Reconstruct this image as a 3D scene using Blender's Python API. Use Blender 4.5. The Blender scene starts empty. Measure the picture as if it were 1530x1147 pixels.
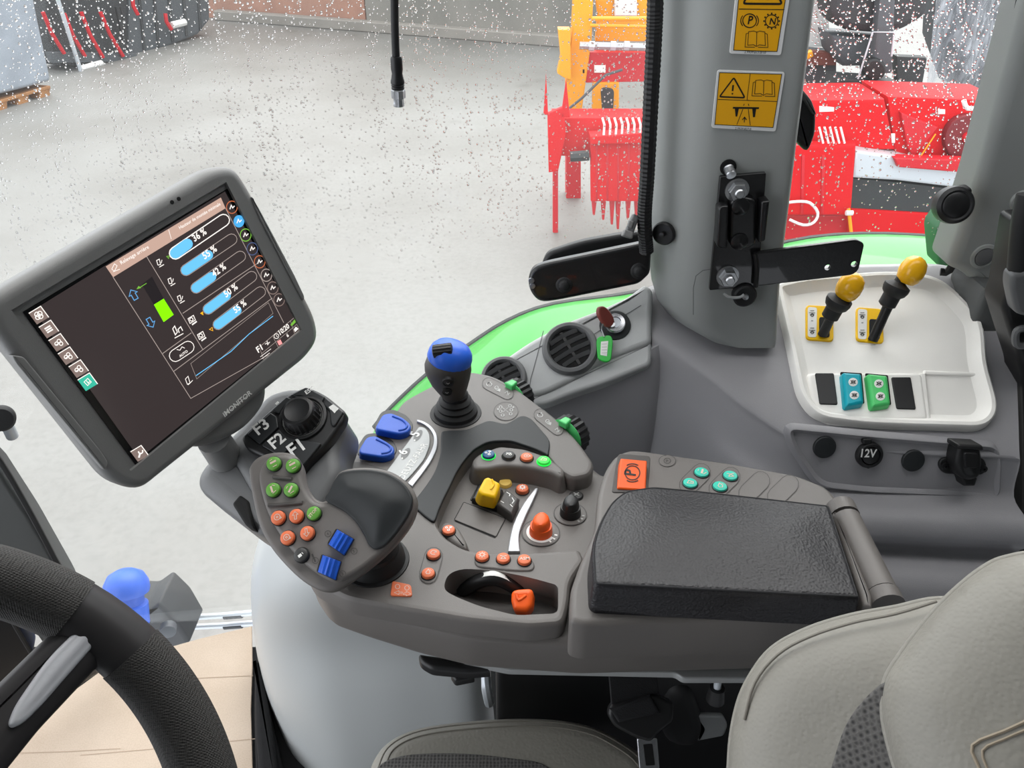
import bpy, math, random
import numpy as np
from mathutils import Vector, Matrix
from mathutils.geometry import delaunay_2d_cdt
random.seed(7); rng = np.random.default_rng(7)
S = bpy.context.scene; COL = S.collection
PI = math.pi
# ---------------------------------------------------------------- camera, world, exposure
F = 1150.0; PITCH = math.radians(34.0)
C = Vector((0, 0, 1.32))
cam_d = bpy.data.cameras.new('camera'); cam = bpy.data.objects.new('camera', cam_d); COL.objects.link(cam)
cam.location = C; cam.rotation_euler = (PI/2 - PITCH, 0, 0)
cam_d.sensor_width = 36; cam_d.lens = F/1530*36; cam_d.clip_start = .02; cam_d.clip_end = 300
S.camera = cam
w = bpy.data.worlds.new('overcast_sky'); S.world = w; w.use_nodes = True
wn = w.node_tree.nodes; wl_ = w.node_tree.links
bg = wn['Background']; tc = wn.new('ShaderNodeTexCoord'); sx = wn.new('ShaderNodeSeparateXYZ'); rmp = wn.new('ShaderNodeValToRGB')
wl_.new(tc.outputs['Generated'], sx.inputs[0]); wl_.new(sx.outputs['Z'], rmp.inputs[0]); wl_.new(rmp.outputs[0], bg.inputs[0])
rmp.color_ramp.elements[0].position = 0.0; rmp.color_ramp.elements[0].color = (.80, .83, .88, 1)
rmp.color_ramp.elements[1].position = 1.0; rmp.color_ramp.elements[1].color = (1.0, 1.0, 1.0, 1)
bg.inputs[1].default_value = 2.2
sun_d = bpy.data.lights.new('cloud_sun', 'SUN'); sun_d.energy = 2.2; sun_d.angle = math.radians(60); sun_d.color = (1, .98, .95)
sun = bpy.data.objects.new('cloud_sun', sun_d); COL.objects.link(sun); sun.rotation_euler = Vector((-.12, -.55, -.80)).to_track_quat('-Z', 'Y').to_euler()
S.view_settings.view_transform = 'Standard'; S.view_settings.look = 'None'; S.view_settings.exposure = 0.45; S.view_settings.gamma = 1
S.view_settings.use_curve_mapping = False
# ---------------------------------------------------------------- projection helpers
FW = Vector((0, math.cos(PITCH), -math.sin(PITCH))); RT = Vector((1, 0, 0)); UP = Vector((0, math.sin(PITCH), math.cos(PITCH)))
def ray(x, y): return FW + RT*((x-765)/F) + UP*((573.5-y)/F)
def D(x, y, d): return C + ray(x, y)*d
def Zp(x, y, z): r = ray(x, y); return C + r*((z-C.z)/r.z)
def Yp(x, y, Y): r = ray(x, y); return C + r*(Y/r.y)
def mpp(p): return (p-C).dot(FW)/F            # metres per pixel at p
class Pl:
    def __init__(s, o, n, u=None):
        s.o = Vector(o); s.n = Vector(n).normalized()
        u = Vector(u) if u else RT
        s.u = (u - s.n*u.dot(s.n)).normalized(); s.v = s.n.cross(s.u)
    def at(s, x, y, h=0):
        r = ray(x, y); o = s.o + s.n*h
        return C + r*((o-C).dot(s.n)/r.dot(s.n))
    def uv(s, x, y, h=0): p = s.at(x, y, h)-s.o; return (p.dot(s.u), p.dot(s.v))
    def w(s, a, b, h=0): return s.o + s.u*a + s.v*b + s.n*h
    def sub(s, p, ang=0):
        u = s.u*math.cos(ang) + s.v*math.sin(ang); q = Pl(p, s.n, u); return q
    def up(s, h): return Pl(s.o+s.n*h, s.n, s.u)
def horiz(z): return Pl((0, .6, z), (0, 0, 1))
def vert(Y): return Pl((0, Y, .5), (0, -1, 0))
# ---------------------------------------------------------------- curve helpers (2-D lists)
def cr(pts, k=5, closed=True):
    n = len(pts); out = []
    rngi = range(n if closed else n-1)
    for i in rngi:
        g = (lambda j: pts[j % n]) if closed else (lambda j: pts[min(max(j, 0), n-1)])
        p0, p1, p2, p3 = g(i-1), g(i), g(i+1), g(i+2)
        for a in range(k):
            t = a/k
            out.append(tuple(.5*((2*b)+(-a0+c)*t+(2*a0-5*b+4*c-d)*t*t+(-a0+3*b-3*c+d)*t**3) for a0, b, c, d in zip(p0, p1, p2, p3)))
    if not closed: out.append(tuple(pts[-1]))
    return out
def rc(pts, r, k=4):
    n = len(pts); out = []
    for i in range(n):
        p = Vector(pts[i][:2]); a = Vector(pts[i-1][:2])-p; b = Vector(pts[(i+1) % n][:2])-p
        rr = pts[i][2] if len(pts[i]) > 2 else r
        ra = min(rr, a.length*.48); rb = min(rr, b.length*.48)
        if ra < 1e-6 or rr <= 0: out.append((p.x, p.y)); continue
        s = p + a.normalized()*ra; e = p + b.normalized()*rb
        for j in range(k+1):
            t = j/k; q = s*(1-t)**2 + p*2*t*(1-t) + e*t*t; out.append((q.x, q.y))
    return out
def circ(r, c=(0, 0), n=20, a0=0, a1=2*PI, ry=None):
    full = abs(a1-a0-2*PI) < 1e-6
    m = n if full else n+1
    return [(c[0]+r*math.cos(a0+(a1-a0)*i/n), c[1]+(ry or r)*math.sin(a0+(a1-a0)*i/n)) for i in range(m)]
def capsule(c, L, r, ang, n=6):
    ca, sa = math.cos(ang), math.sin(ang); pts = []
    for s, a0 in ((1, -PI/2), (-1, PI/2)):
        for i in range(n+1):
            a = a0+PI*i/n; x = s*L/2 + r*math.cos(a); y = r*math.sin(a)
            pts.append((c[0]+x*ca-y*sa, c[1]+x*sa+y*ca))
    return pts
def area(P): return .5*sum(P[i-1][0]*P[i][1]-P[i][0]*P[i-1][1] for i in range(len(P)))
def inset(P, d):
    n = len(P); out = []
    for i in range(n):
        p = Vector(P[i]); a = (p-Vector(P[i-1])); b = (Vector(P[(i+1) % n])-p)
        if a.length < 1e-9: a = b
        if b.length < 1e-9: b = a
        a = a.normalized() if a.length > 0 else Vector((1, 0)); b = b.normalized() if b.length > 0 else Vector((1, 0))
        na = Vector((-a.y, a.x)); nb = Vector((-b.y, b.x)); m = na+nb
        if m.length < 1e-4: m = na
        m.normalize(); k = d/max(.45, m.dot(na)); q = p+m*k; out.append((q.x, q.y))
    for _ in range(8):                                   # collapse edges that an inset has turned round
        bad = 0
        for i in range(n):
            j = (i+1) % n; ex, ey = P[j][0]-P[i][0], P[j][1]-P[i][1]; fx, fy = out[j][0]-out[i][0], out[j][1]-out[i][1]
            if ex*fx+ey*fy < -1e-14:
                bad = 1; mx, my = (out[i][0]+out[j][0])/2, (out[i][1]+out[j][1])/2; out[i] = out[j] = (mx, my)
        if not bad: break
    return out
# ---------------------------------------------------------------- mesh builder
class MB:
    def __init__(s): s.v = []; s.f = []; s.mi = []; s.m = 0
    def add(s, V, Fc):
        o = len(s.v); s.v += [Vector(p) for p in V]
        for f in Fc: s.f.append([o+i for i in f]); s.mi.append(s.m)
        return s
    def loft(s, loops, cap0=True, cap1=True, closed=True):
        n = len(loops[0]); V = [p for L in loops for p in L]; Fc = []
        for j in range(len(loops)-1):
            for i in range(n if closed else n-1):
                a = j*n+i; b = j*n+(i+1) % n; Fc.append((a, b, b+n, a+n))
        if cap0: Fc.append(tuple(reversed(range(n))))
        if cap1: k = (len(loops)-1)*n; Fc.append(tuple(range(k, k+n)))
        return s.add(V, Fc)
    def slab(s, pl, px, h0, h1, r=.002, seg=3, dome=0, draft=0, uvpts=None, rb=0, pw=0):
        P = uvpts if uvpts else [pl.uv(x, y, h1) for x, y in px]
        if area(P) < 0: P = P[::-1]
        r = min(r, abs(h1-h0)*.95); L = []
        if rb: L += [(h0, rb-draft), (h0+rb*.3, rb*.3-draft), (h0+rb, -draft)]
        else: L.append((h0, -draft))
        L.append((h1-r, 0))
        for i in range(1, seg+1):
            a = PI/2*i/seg; L.append((h1-r+r*math.sin(a), r*(1-math.cos(a))))
        if r > 0: L.append((h1, r+min(.0006, r*.5)))
        loops = [[pl.w(u, v, h) for u, v in (inset(P, d) if d else P)] for h, d in L]
        if not dome: return s.loft(loops)
        s.loft(loops, True, False)                        # pillow top: interior grid lifted by distance to the edge
        Q = np.array(inset(P, L[-1][1])); n = len(Q); base = len(s.v)-n
        lo, hi = Q.min(0), Q.max(0); st = max(hi-lo)/26; g = []
        A, B = Q, np.roll(Q, -1, 0); AB = B-A; l2 = (AB**2).sum(1)+1e-18
        dist = lambda p: math.sqrt((((p-A)-AB*np.clip(((p-A)*AB).sum(1)/l2, 0, 1)[:, None])**2).sum(1).min())
        def inside(p):
            c = (A[:, 1] > p[1]) != (B[:, 1] > p[1]); x = A[:, 0]+(p[1]-A[:, 1])/(np.where(AB[:, 1] == 0, 1e-12, AB[:, 1]))*AB[:, 0]
            return (c & (p[0] < x)).sum() % 2 == 1
        for x in np.arange(lo[0]+st/2, hi[0], st):
            for y in np.arange(lo[1]+st/2, hi[1], st):
                p = np.array((x, y))
                if inside(p) and dist(p) > st*.5: g.append(p)
        W = max([dist(p) for p in g])*.95
        pts = [Vector(q) for q in Q]+[Vector(q) for q in g]
        if pw:
            W = pw
            for fr_ in (.06, .18, .35, .6, .95):
                g += [np.array(q) for q in inset([tuple(q) for q in Q], fr_*pw)[::2] if inside(np.array(q)) and dist(np.array(q)) > fr_*pw*.8]
            g = [p for p in g if dist(p) > pw*.05]
        pts = [Vector(q) for q in Q]+[Vector(q) for q in g]
        V2, _, F2, ov, _, _ = delaunay_2d_cdt(pts, [], [list(range(n))], 1, 1e-9)
        idx = {}
        for a, (q, o) in enumerate(zip(V2, ov)):
            k = [z for z in o if z < n]
            if k: idx[a] = base+k[0]
            else:
                t = min(1, dist(np.array(q))/W); idx[a] = len(s.v); s.v.append(pl.w(q.x, q.y, h1+dome*(math.sqrt(max(0, 1-(1-t)**2)) if pw else math.sin(PI/2*t)**1.3)))
        for f in F2: s.f.append([idx[a] for a in f]); s.mi.append(s.m)
        return s
    def strip(s, pl, A, B, h0, h1, r=.001):
        # band between two px curves of equal length: cap built pairwise
        n = len(A); P = [pl.uv(x, y, h1) for x, y in list(A)+list(B)[::-1]]
        if area(P) < 0: P = [pl.uv(x, y, h1) for x, y in list(B)+list(A)[::-1]]
        loops = []
        for h, d in ((h0, 0), (h1-r, 0), (h1-r*.3, r*.3), (h1, r)): loops.append([pl.w(u, v, h) for u, v in (inset(P, d) if d else P)])
        s.loft(loops, False, False); L = loops[-1]; m = len(L)
        return s.add(L, [(i, i+1, m-2-i, m-1-i) for i in range(n-1)])
    def ring(s, pl, outer, inner, h0, h1, slope=0):
        # outer / inner: px outlines of the same length
        A = [pl.uv(x, y, h1) for x, y in outer]; B = [pl.uv(x, y, h1) for x, y in inner]
        if area(A) < 0: A = A[::-1]; B = B[::-1]
        e = .0025
        Bi = inset(B, slope) if slope else B
        loops = [[pl.w(u, v, h0) for u, v in A], [pl.w(u, v, h1-e) for u, v in A], [pl.w(u, v, h1) for u, v in inset(A, e)],
                 [pl.w(u, v, h1) for u, v in inset(B, -e)], [pl.w(u, v, h1-e) for u, v in B], [pl.w(u, v, h0) for u, v in Bi]]
        return s.loft(loops, False, False)
    def lathe(s, o, ax, prof, seg=24, u=None, ky=1.0, knurl=0):
        ax = Vector(ax).normalized(); u = Vector(u) if u else (RT if abs(ax.x) < .9 else Vector((0, 1, 0)))
        u = (u-ax*u.dot(ax)).normalized(); v = ax.cross(u); o = Vector(o); loops = []
        for r, h in prof:
            r = max(r, 1e-5)
            loops.append([o+ax*h+(u*math.cos(2*PI*i/seg)+v*math.sin(2*PI*i/seg)*ky)*(r*(1+(knurl if i % 2 else 0))) for i in range(seg)])
        return s.loft(loops)
    def tube(s, pts, rad, seg=10, smooth=0, flat=1.0, corr=None):
        P = [Vector(p) for p in pts]
        if smooth: P = [Vector(p) for p in cr([tuple(p) for p in P], smooth, False)]
        n = len(P)
        R = [rad]*n if not hasattr(rad, '__len__') else [rad[0]+(rad[-1]-rad[0])*i/(n-1) if len(rad) == 2 else float(np.interp(i/(n-1), np.linspace(0, 1, len(rad)), rad)) for i in range(n)]
        if corr: R = [q*(1+corr*(i % 2)) for i, q in enumerate(R)]
        t0 = (P[1]-P[0]).normalized(); u = t0.orthogonal().normalized(); loops = []
        for i in range(n):
            t = (P[min(i+1, n-1)]-P[max(i-1, 0)]).normalized(); u = (u-t*u.dot(t)).normalized(); v = t.cross(u)
            loops.append([P[i]+(u*math.cos(2*PI*k/seg)+v*math.sin(2*PI*k/seg)*flat)*R[i] for k in range(seg)])
        return s.loft(loops)
    def box(s, c, ax, ay, az, r=0):
        c, ax, ay, az = Vector(c), Vector(ax), Vector(ay), Vector(az)
        pl = Pl(c, az, ax); a, b, h = ax.length, ay.length, az.length
        P = [(-a, -b), (a, -b), (a, b), (-a, b)]
        if pl.v.dot(ay) < 0: pass
        if r: P = rc(P, r, 3)
        return s.slab(pl, None, -h, h, r*.7, 2, uvpts=P, rb=r*.5 if r else 0)
    def aabox(s, lo, hi, r=0):
        lo, hi = Vector(lo), Vector(hi); c = (lo+hi)/2; d = (hi-lo)/2
        return s.box(c, (d.x, 0, 0), (0, d.y, 0), (0, 0, d.z), r)
    def ribbon(s, pl, pts, wd, h=.0003, closed=False):
        n = len(pts); A = []; B = []
        for i in range(n):
            p = Vector(pts[i])
            a = p-Vector(pts[i-1]) if (i > 0 or closed) else None
            b = Vector(pts[(i+1) % n])-p if (i < n-1 or closed) else None
            if a is None or a.length < 1e-9: a = b
            if b is None or b.length < 1e-9: b = a
            if a is None: return s
            a = a.normalized(); b = b.normalized(); na = Vector((-a.y, a.x)); nb = Vector((-b.y, b.x)); m = na+nb
            m = m.normalized() if m.length > 1e-3 else na
            k = wd/2/max(.5, m.dot(na)); A.append(p+m*k); B.append(p-m*k)
        V = [pl.w(q.x, q.y, h) for q in B]+[pl.w(q.x, q.y, h) for q in A]
        Fc = [(i, (i+1) % n, n+(i+1) % n, n+i) for i in range(n if closed else n-1)]
        return s.add(V, Fc)
    def ribpx(s, pl, px, wpx, h=.0003, closed=False):
        P = [pl.uv(x, y, h) for x, y in px]; return s.ribbon(pl, P, wpx*mpp(pl.at(*px[0])), h, closed)
    def fillpx(s, pl, px, h=.0003):
        P = [pl.uv(x, y, h) for x, y in px]
        if area(P) < 0: P = P[::-1]
        return s.add([pl.w(u, v, h) for u, v in P], [tuple(range(len(P)))])
    def filluv(s, pl, P, h=.0003):
        if area(P) < 0: P = P[::-1]
        return s.add([pl.w(u, v, h) for u, v in P], [tuple(range(len(P)))])
    def text(s, pl, t, p0, p1, h=.0003, hs=1.0):
        V, Fc, wd = text_mesh(t)
        a = Vector(pl.uv(*p0, h)); b = Vector(pl.uv(*p1, h)); d = b-a; k = d.length/wd; d.normalize(); e = Vector((-d.y, d.x))
        return s.add([pl.w(*(a+d*(x*k)+e*(y*k*hs)), h) for x, y in V], Fc)
    def patch(s, G, sub=4, thick=None):
        # G rows of Vectors -> bicubic surface; thick = offset vector for a back face
        rows = [cr([tuple(p) for p in r], sub, False) for r in G]
        cols = [cr([r[i] for r in rows], sub, False) for i in range(len(rows[0]))]
        nu, nv = len(cols), len(cols[0]); V = [Vector(p) for c in cols for p in c]; Fc = []
        for i in range(nu-1):
            for j in range(nv-1): Fc.append((i*nv+j, i*nv+j+1, (i+1)*nv+j+1, (i+1)*nv+j))
        if thick is not None:
            N = len(V); V += [p+Vector(thick) for p in V]; Fc += [tuple(N+i for i in reversed(f)) for f in Fc]
            bd = [i*nv for i in range(nu)]+[(nu-1)*nv+j for j in range(1, nv)]+[i*nv+nv-1 for i in range(nu-2, -1, -1)]+[j for j in range(nv-2, 0, -1)]
            for a, b in zip(bd, bd[1:]+bd[:1]): Fc.append((a, b, N+b, N+a))
        return s.add(V, Fc)
_tc = {}
def text_mesh(t):
    if t in _tc: return _tc[t]
    cu = bpy.data.curves.new('t', 'FONT'); cu.body = t; cu.resolution_u = 2; cu.offset = .022 if len(t) < 9 else .008
    o = bpy.data.objects.new('t', cu); COL.objects.link(o); dg = bpy.context.evaluated_depsgraph_get(); dg.update()
    me = bpy.data.meshes.new_from_object(o.evaluated_get(dg))
    V = [(v.co.x, v.co.y) for v in me.vertices]; Fc = [tuple(p.vertices) for p in me.polygons]
    x0 = min(v[0] for v in V); V = [(x-x0, y) for x, y in V]; wd = max(v[0] for v in V)
    bpy.data.objects.remove(o); bpy.data.curves.remove(cu); bpy.data.meshes.remove(me)
    _tc[t] = (V, Fc, wd); return _tc[t]
WL = {}
def tag(o, label=None, cat=None, group=None, kind=None):
    if label: o['label'] = label
    if cat: o['category'] = cat
    if group: o['group'] = group
    if kind: o['kind'] = kind
def thing(name, label, cat, loc, group=None):
    o = bpy.data.objects.new(name, None); COL.objects.link(o); o.location = loc; o.empty_display_size = .05
    WL[o.name] = Vector(loc); tag(o, label, cat, group); return o
def obj(name, mb, mats, parent=None, label=None, cat=None, group=None, kind=None, smooth=38, flat=False):
    V = np.array([tuple(p) for p in mb.v]); c = Vector((V.min(0)+V.max(0))/2) if len(V) else Vector()
    me = bpy.data.meshes.new(name); me.from_pydata([tuple(Vector(p)-c) for p in mb.v], [], mb.f)
    if not isinstance(mats, (list, tuple)): mats = [mats]
    for m in mats: me.materials.append(m)
    if len(mats) > 1: me.polygons.foreach_set('material_index', mb.mi)
    if not flat:
        me.polygons.foreach_set('use_smooth', [True]*len(me.polygons)); me.set_sharp_from_angle(angle=math.radians(smooth))
    me.update()
    o = bpy.data.objects.new(name, me); COL.objects.link(o)
    if parent: o.parent = parent; o.location = c-WL[parent.name]
    else: o.location = c
    WL[o.name] = c.copy(); tag(o, label, cat, group, kind); return o
def cut(o, cutters, mat=None):
    # real pockets: boolean difference, evaluated into the mesh
    bpy.context.view_layer.update()
    for cm in cutters:
        me = bpy.data.meshes.new('c'); me.from_pydata([tuple(p) for p in cm.v], [], cm.f)
        for m in o.data.materials: me.materials.append(m)
        co = bpy.data.objects.new('c', me); COL.objects.link(co)
        md = o.modifiers.new('b', 'BOOLEAN'); md.operation = 'DIFFERENCE'; md.solver = 'EXACT'; md.object = co
        dg = bpy.context.evaluated_depsgraph_get(); dg.update()
        nm = bpy.data.meshes.new_from_object(o.evaluated_get(dg)); o.modifiers.clear(); o.data = nm
        bpy.data.objects.remove(co); bpy.data.meshes.remove(me)
        nm.set_sharp_from_angle(angle=math.radians(30))
# ---------------------------------------------------------------- materials
def lin(c): return tuple((v/255/12.92 if v/255 <= .04045 else ((v/255+.055)/1.055)**2.4) for v in c)
def mat(name, rgb, rough=.5, metal=0, bump=None, var=None, spec=.4, emit=0, coat=0):
    m = bpy.data.materials.new(name); m.use_nodes = True; nt = m.node_tree; b = nt.nodes['Principled BSDF']
    c = lin(rgb)+(1,)
    b.inputs['Base Color'].default_value = c; b.inputs['Roughness'].default_value = rough; b.inputs['Metallic'].default_value = metal
    b.inputs['Specular IOR Level'].default_value = spec; b.inputs['Coat Weight'].default_value = coat
    if emit: b.inputs['Emission Color'].default_value = c; b.inputs['Emission Strength'].default_value = emit
    t = nt.nodes.new('ShaderNodeTexCoord') if (bump or var) else None
    if bump:
        kind, sc, st = bump
        if kind == 'voronoi': x = nt.nodes.new('ShaderNodeTexVoronoi'); x.feature = 'SMOOTH_F1'
        else: x = nt.nodes.new('ShaderNodeTexNoise'); x.inputs['Detail'].default_value = 3
        x.inputs['Scale'].default_value = sc; nt.links.new(t.outputs['Object'], x.inputs['Vector'])
        bp = nt.nodes.new('ShaderNodeBump'); bp.inputs['Strength'].default_value = st; bp.inputs['Distance'].default_value = .001
        nt.links.new(x.outputs[0], bp.inputs['Height']); nt.links.new(bp.outputs[0], b.inputs['Normal'])
    if var:
        am, sc = var; x = nt.nodes.new('ShaderNodeTexNoise'); x.inputs['Scale'].default_value = sc; x.inputs['Detail'].default_value = 4
        nt.links.new(t.outputs['Object'], x.inputs['Vector']); r = nt.nodes.new('ShaderNodeValToRGB')
        r.color_ramp.elements[0].position = .3; r.color_ramp.elements[1].position = .72
        r.color_ramp.elements[0].color = tuple(v*(1-am) for v in c[:3])+(1,); r.color_ramp.elements[1].color = tuple(min(1, v*(1+am)) for v in c[:3])+(1,)
        nt.links.new(x.outputs[0], r.inputs[0]); nt.links.new(r.outputs[0], b.inputs['Base Color'])
    return m
GR = ('noise', 1500, .25)
M = dict(
    taupe=mat('taupe_plastic', (105, 101, 98), .44, bump=GR, var=(.04, 9)),
    taupe_dark=mat('dark_taupe_plastic', (70, 67, 65), .5, bump=GR),
    housing=mat('grey_housing_plastic', (122, 122, 121), .42, bump=GR),
    pod=mat('grey_pod_plastic', (100, 101, 102), .42, bump=GR),
    pillar=mat('light_grey_trim_plastic', (152, 155, 153), .5, bump=GR),
    console=mat('mid_grey_console_plastic', (148, 147, 150), .5, bump=('noise', 900, .3), var=(.04, 6)),
    vent=mat('vent_panel_plastic', (186, 188, 188), .5, bump=GR),
    ventring=mat('vent_ring_plastic', (104, 105, 106), .42),
    tray=mat('pale_tray_plastic', (246, 244, 239), .42, bump=GR, var=(.03, 12)),
    leather=mat('grey_leather', (138, 135, 127), .45, bump=('voronoi', 330, .35), var=(.07, 7)),
    padleather=mat('black_leather', (34, 33, 36), .45, bump=('voronoi', 430, .6), spec=.45),
    stitch=mat('seam_thread', (120, 116, 108), .8), stitchd=mat('dark_seam_thread', (40, 40, 42), .8),
    cover=mat('pale_cover_plastic', (186, 190, 191), .38, bump=('noise', 900, .12)),
    softpad=mat('soft_touch_pad', (36, 39, 41), .55, bump=('noise', 2500, .12)),
    black=mat('black_plastic', (30, 30, 31), .4), blackr=mat('black_rubber', (34, 34, 35), .6),
    key=mat('black_key_plastic', (38, 40, 42), .38), gloss=mat('black_paint', (24, 24, 25), .3, bump=('noise', 240, .2), coat=.3),
    shadow=mat('gap_black', (14, 14, 14), .8), screw=mat('zinc', (176, 178, 180), .28, .9), chrome=mat('satin_chrome', (205, 206, 210), .24, .95),
    silver=mat('silver_trim', (168, 169, 173), .35, .5), inlay=mat('spoke_silver', (214, 215, 220), .32, .15), plate=mat('silver_grey_plate', (158, 160, 160), .4, .2), platedark=mat('plate_oval', (112, 113, 113), .45),
    blue=mat('blue_plastic', (28, 84, 190), .38, bump=('noise', 900, .1)), bluegrip=mat('bright_blue_plastic', (45, 105, 225), .35),
    orange=mat('orange_plastic', (246, 96, 28), .4), obtn=mat('orange_button', (226, 116, 74), .45), gbtn=mat('green_button', (98, 160, 62), .45),
    dbtn=mat('charcoal_button', (58, 58, 58), .45), ybtn=mat('pale_yellow_button', (226, 190, 96), .45), tbtn=mat('teal_button', (52, 196, 172), .45),
    glow=mat('lit_green_ring', (20, 235, 80), .4, emit=.55), glowb=mat('lit_green_button', (60, 220, 80), .4, emit=.25), bluebtn=mat('blue_button', (24, 84, 130), .4),
    yellow=mat('yellow_plastic', (250, 198, 4), .35), yknob=mat('yellow_knob', (250, 186, 20), .25, coat=.4), teal=mat('teal_rocker', (14, 168, 186), .35), green=mat('green_rocker', (84, 206, 116), .35),
    white=mat('white_print', (235, 235, 232), .5), pwhite=mat('pale_print', (215, 190, 176), .5), dprint=mat('black_print', (26, 24, 22), .5), gprint=mat('grey_print', (172, 172, 170), .5),
    sticker=mat('yellow_sticker', (240, 174, 20), .4), stickw=mat('white_sticker_edge', (226, 226, 224), .4),
    keyred=mat('red_brown_key', (128, 62, 54), .4), taggreen=mat('green_key_tag', (50, 190, 70), .3),
    fender=mat('bright_green_paint', (27, 152, 30), .35, coat=.3), carpet=mat('black_carpet', (22, 22, 24), .95, bump=('noise', 500, .8)),
    trimdark=mat('dark_grey_trim', (84, 86, 86), .5, bump=GR), red=mat('red_paint', (196, 6, 18), .6, spec=.2), redd=mat('deep_red_paint', (186, 14, 30), .45),
    yel=mat('machine_yellow_paint', (222, 152, 8), .4), steel=mat('pale_steel', (190, 196, 202), .35, .3), dark=mat('dark_machine', (46, 48, 50), .55), darkg=mat('dark_grey_machine', (74, 78, 82), .5),
    film=mat('stretch_film', (140, 147, 156), .25, bump=('noise', 14, 1.0), var=(.12, 3)), wood=mat('pallet_wood', (150, 106, 66), .8, var=(.2, 4)),
    contblue=mat('blue_container_paint', (28, 96, 164), .5), pipe=mat('white_pipe', (214, 214, 212), .5),
    rubgrip=mat('wheel_grip_leather', (64, 63, 62), .5, bump=('voronoi', 900, .9)), rim=mat('wheel_rim', (52, 50, 51), .45), kerb=mat('kerb_concrete', (128, 124, 118), .9, var=(.1, 2)),
    strap=mat('black_webbing', (26, 26, 28), .85, bump=('noise', 700, .6)),
)
def nodemat(name):
    m = bpy.data.materials.new(name); m.use_nodes = True; nt = m.node_tree; return m, nt, nt.nodes['Principled BSDF'], nt.nodes['Material Output']
def ramp(nt, stops):
    r = nt.nodes.new('ShaderNodeValToRGB'); e = r.color_ramp.elements
    while len(e) < len(stops): e.new(.5)
    for k, (p, c) in zip(e, stops): k.position = p; k.color = tuple(c)+(1,) if len(c) == 3 else c
    return r
def noise(nt, vec, sc, det=4, ro=.55):
    n = nt.nodes.new('ShaderNodeTexNoise'); n.inputs['Scale'].default_value = sc; n.inputs['Detail'].default_value = det; n.inputs['Roughness'].default_value = ro
    nt.links.new(vec, n.inputs['Vector']); return n.outputs[0]
def mix(nt, f, a, b, mode='MIX'):
    x = nt.nodes.new('ShaderNodeMix'); x.data_type = 'RGBA'; x.blend_type = mode
    for i, v in ((0, f), (6, a), (7, b)):
        if hasattr(v, 'is_output'): nt.links.new(v, x.inputs[i])
        else: x.inputs[i].default_value = v if i == 0 else tuple(v)+(1,)
    return x.outputs[2]
# yard concrete
m, nt, b, out = nodemat('yard_concrete'); t = nt.nodes.new('ShaderNodeTexCoord').outputs['Object']
big = ramp(nt, [(.3, lin((98, 96, 92))), (.5, lin((113, 112, 109))), (.7, lin((122, 122, 120)))]); nt.links.new(noise(nt, t, .35, 5), big.inputs[0])
fine = ramp(nt, [(.3, (.72, .72, .71)), (.55, (1, 1, 1))]); nt.links.new(noise(nt, t, 22, 5, .7), fine.inputs[0])
blot = ramp(nt, [(.28, (.62, .60, .57)), (.40, (1, 1, 1))]); nt.links.new(noise(nt, t, 1.6, 6, .65), blot.inputs[0])
c1 = mix(nt, .55, big.outputs[0], fine.outputs[0], 'MULTIPLY'); c2 = mix(nt, .5, c1, blot.outputs[0], 'MULTIPLY')
nt.links.new(c2, b.inputs['Base Color']); b.inputs['Roughness'].default_value = .55; M['ground'] = m
# cardboard
m, nt, b, out = nodemat('cardboard'); t = nt.nodes.new('ShaderNodeTexCoord').outputs['Object']
r1 = ramp(nt, [(.3, lin((186, 168, 150))), (.7, lin((202, 185, 168)))]); nt.links.new(noise(nt, t, 6, 5), r1.inputs[0])
r2 = ramp(nt, [(.35, (.82, .8, .78)), (.6, (1, 1, 1))]); nt.links.new(noise(nt, t, 420, 2), r2.inputs[0])
nt.links.new(mix(nt, .5, r1.outputs[0], r2.outputs[0], 'MULTIPLY'), b.inputs['Base Color']); b.inputs['Roughness'].default_value = .9; M['card'] = m
# woven seat fabric / steering grip
def weave(name, a, bb, sc):
    m, nt, b, out = nodemat(name); t = nt.nodes.new('ShaderNodeTexCoord').outputs['Object']
    v = nt.nodes.new('ShaderNodeTexVoronoi'); v.inputs['Scale'].default_value = sc; v.inputs['Randomness'].default_value = .15; nt.links.new(t, v.inputs['Vector'])
    r = ramp(nt, [(.15, lin(bb)), (.55, lin(a))]); nt.links.new(v.outputs[0], r.inputs[0]); nt.links.new(r.outputs[0], b.inputs['Base Color']); b.inputs['Roughness'].default_value = .7
    bp = nt.nodes.new('ShaderNodeBump'); bp.inputs['Strength'].default_value = .6; bp.inputs['Distance'].default_value = .001; nt.links.new(v.outputs[0], bp.inputs['Height']); nt.links.new(bp.outputs[0], b.inputs['Normal'])
    return m
M['weave'] = weave('woven_seat_mesh', (92, 90, 88), (42, 41, 41), 260); M['gripdots'] = weave('dimpled_grip', (62, 60, 58), (36, 35, 34), 900)
# wall render
m, nt, b, out = nodemat('yard_wall_render'); t = nt.nodes.new('ShaderNodeTexCoord').outputs['Object']
r = ramp(nt, [(.3, lin((104, 103, 98))), (.7, lin((124, 121, 115)))]); nt.links.new(noise(nt, t, 1.2, 6), r.inputs[0]); nt.links.new(r.outputs[0], b.inputs['Base Color']); b.inputs['Roughness'].default_value = .9; M['wall'] = m
M['pinkwall'] = mat('pink_brick', (150, 112, 96), .9, var=(.12, 3))
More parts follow.
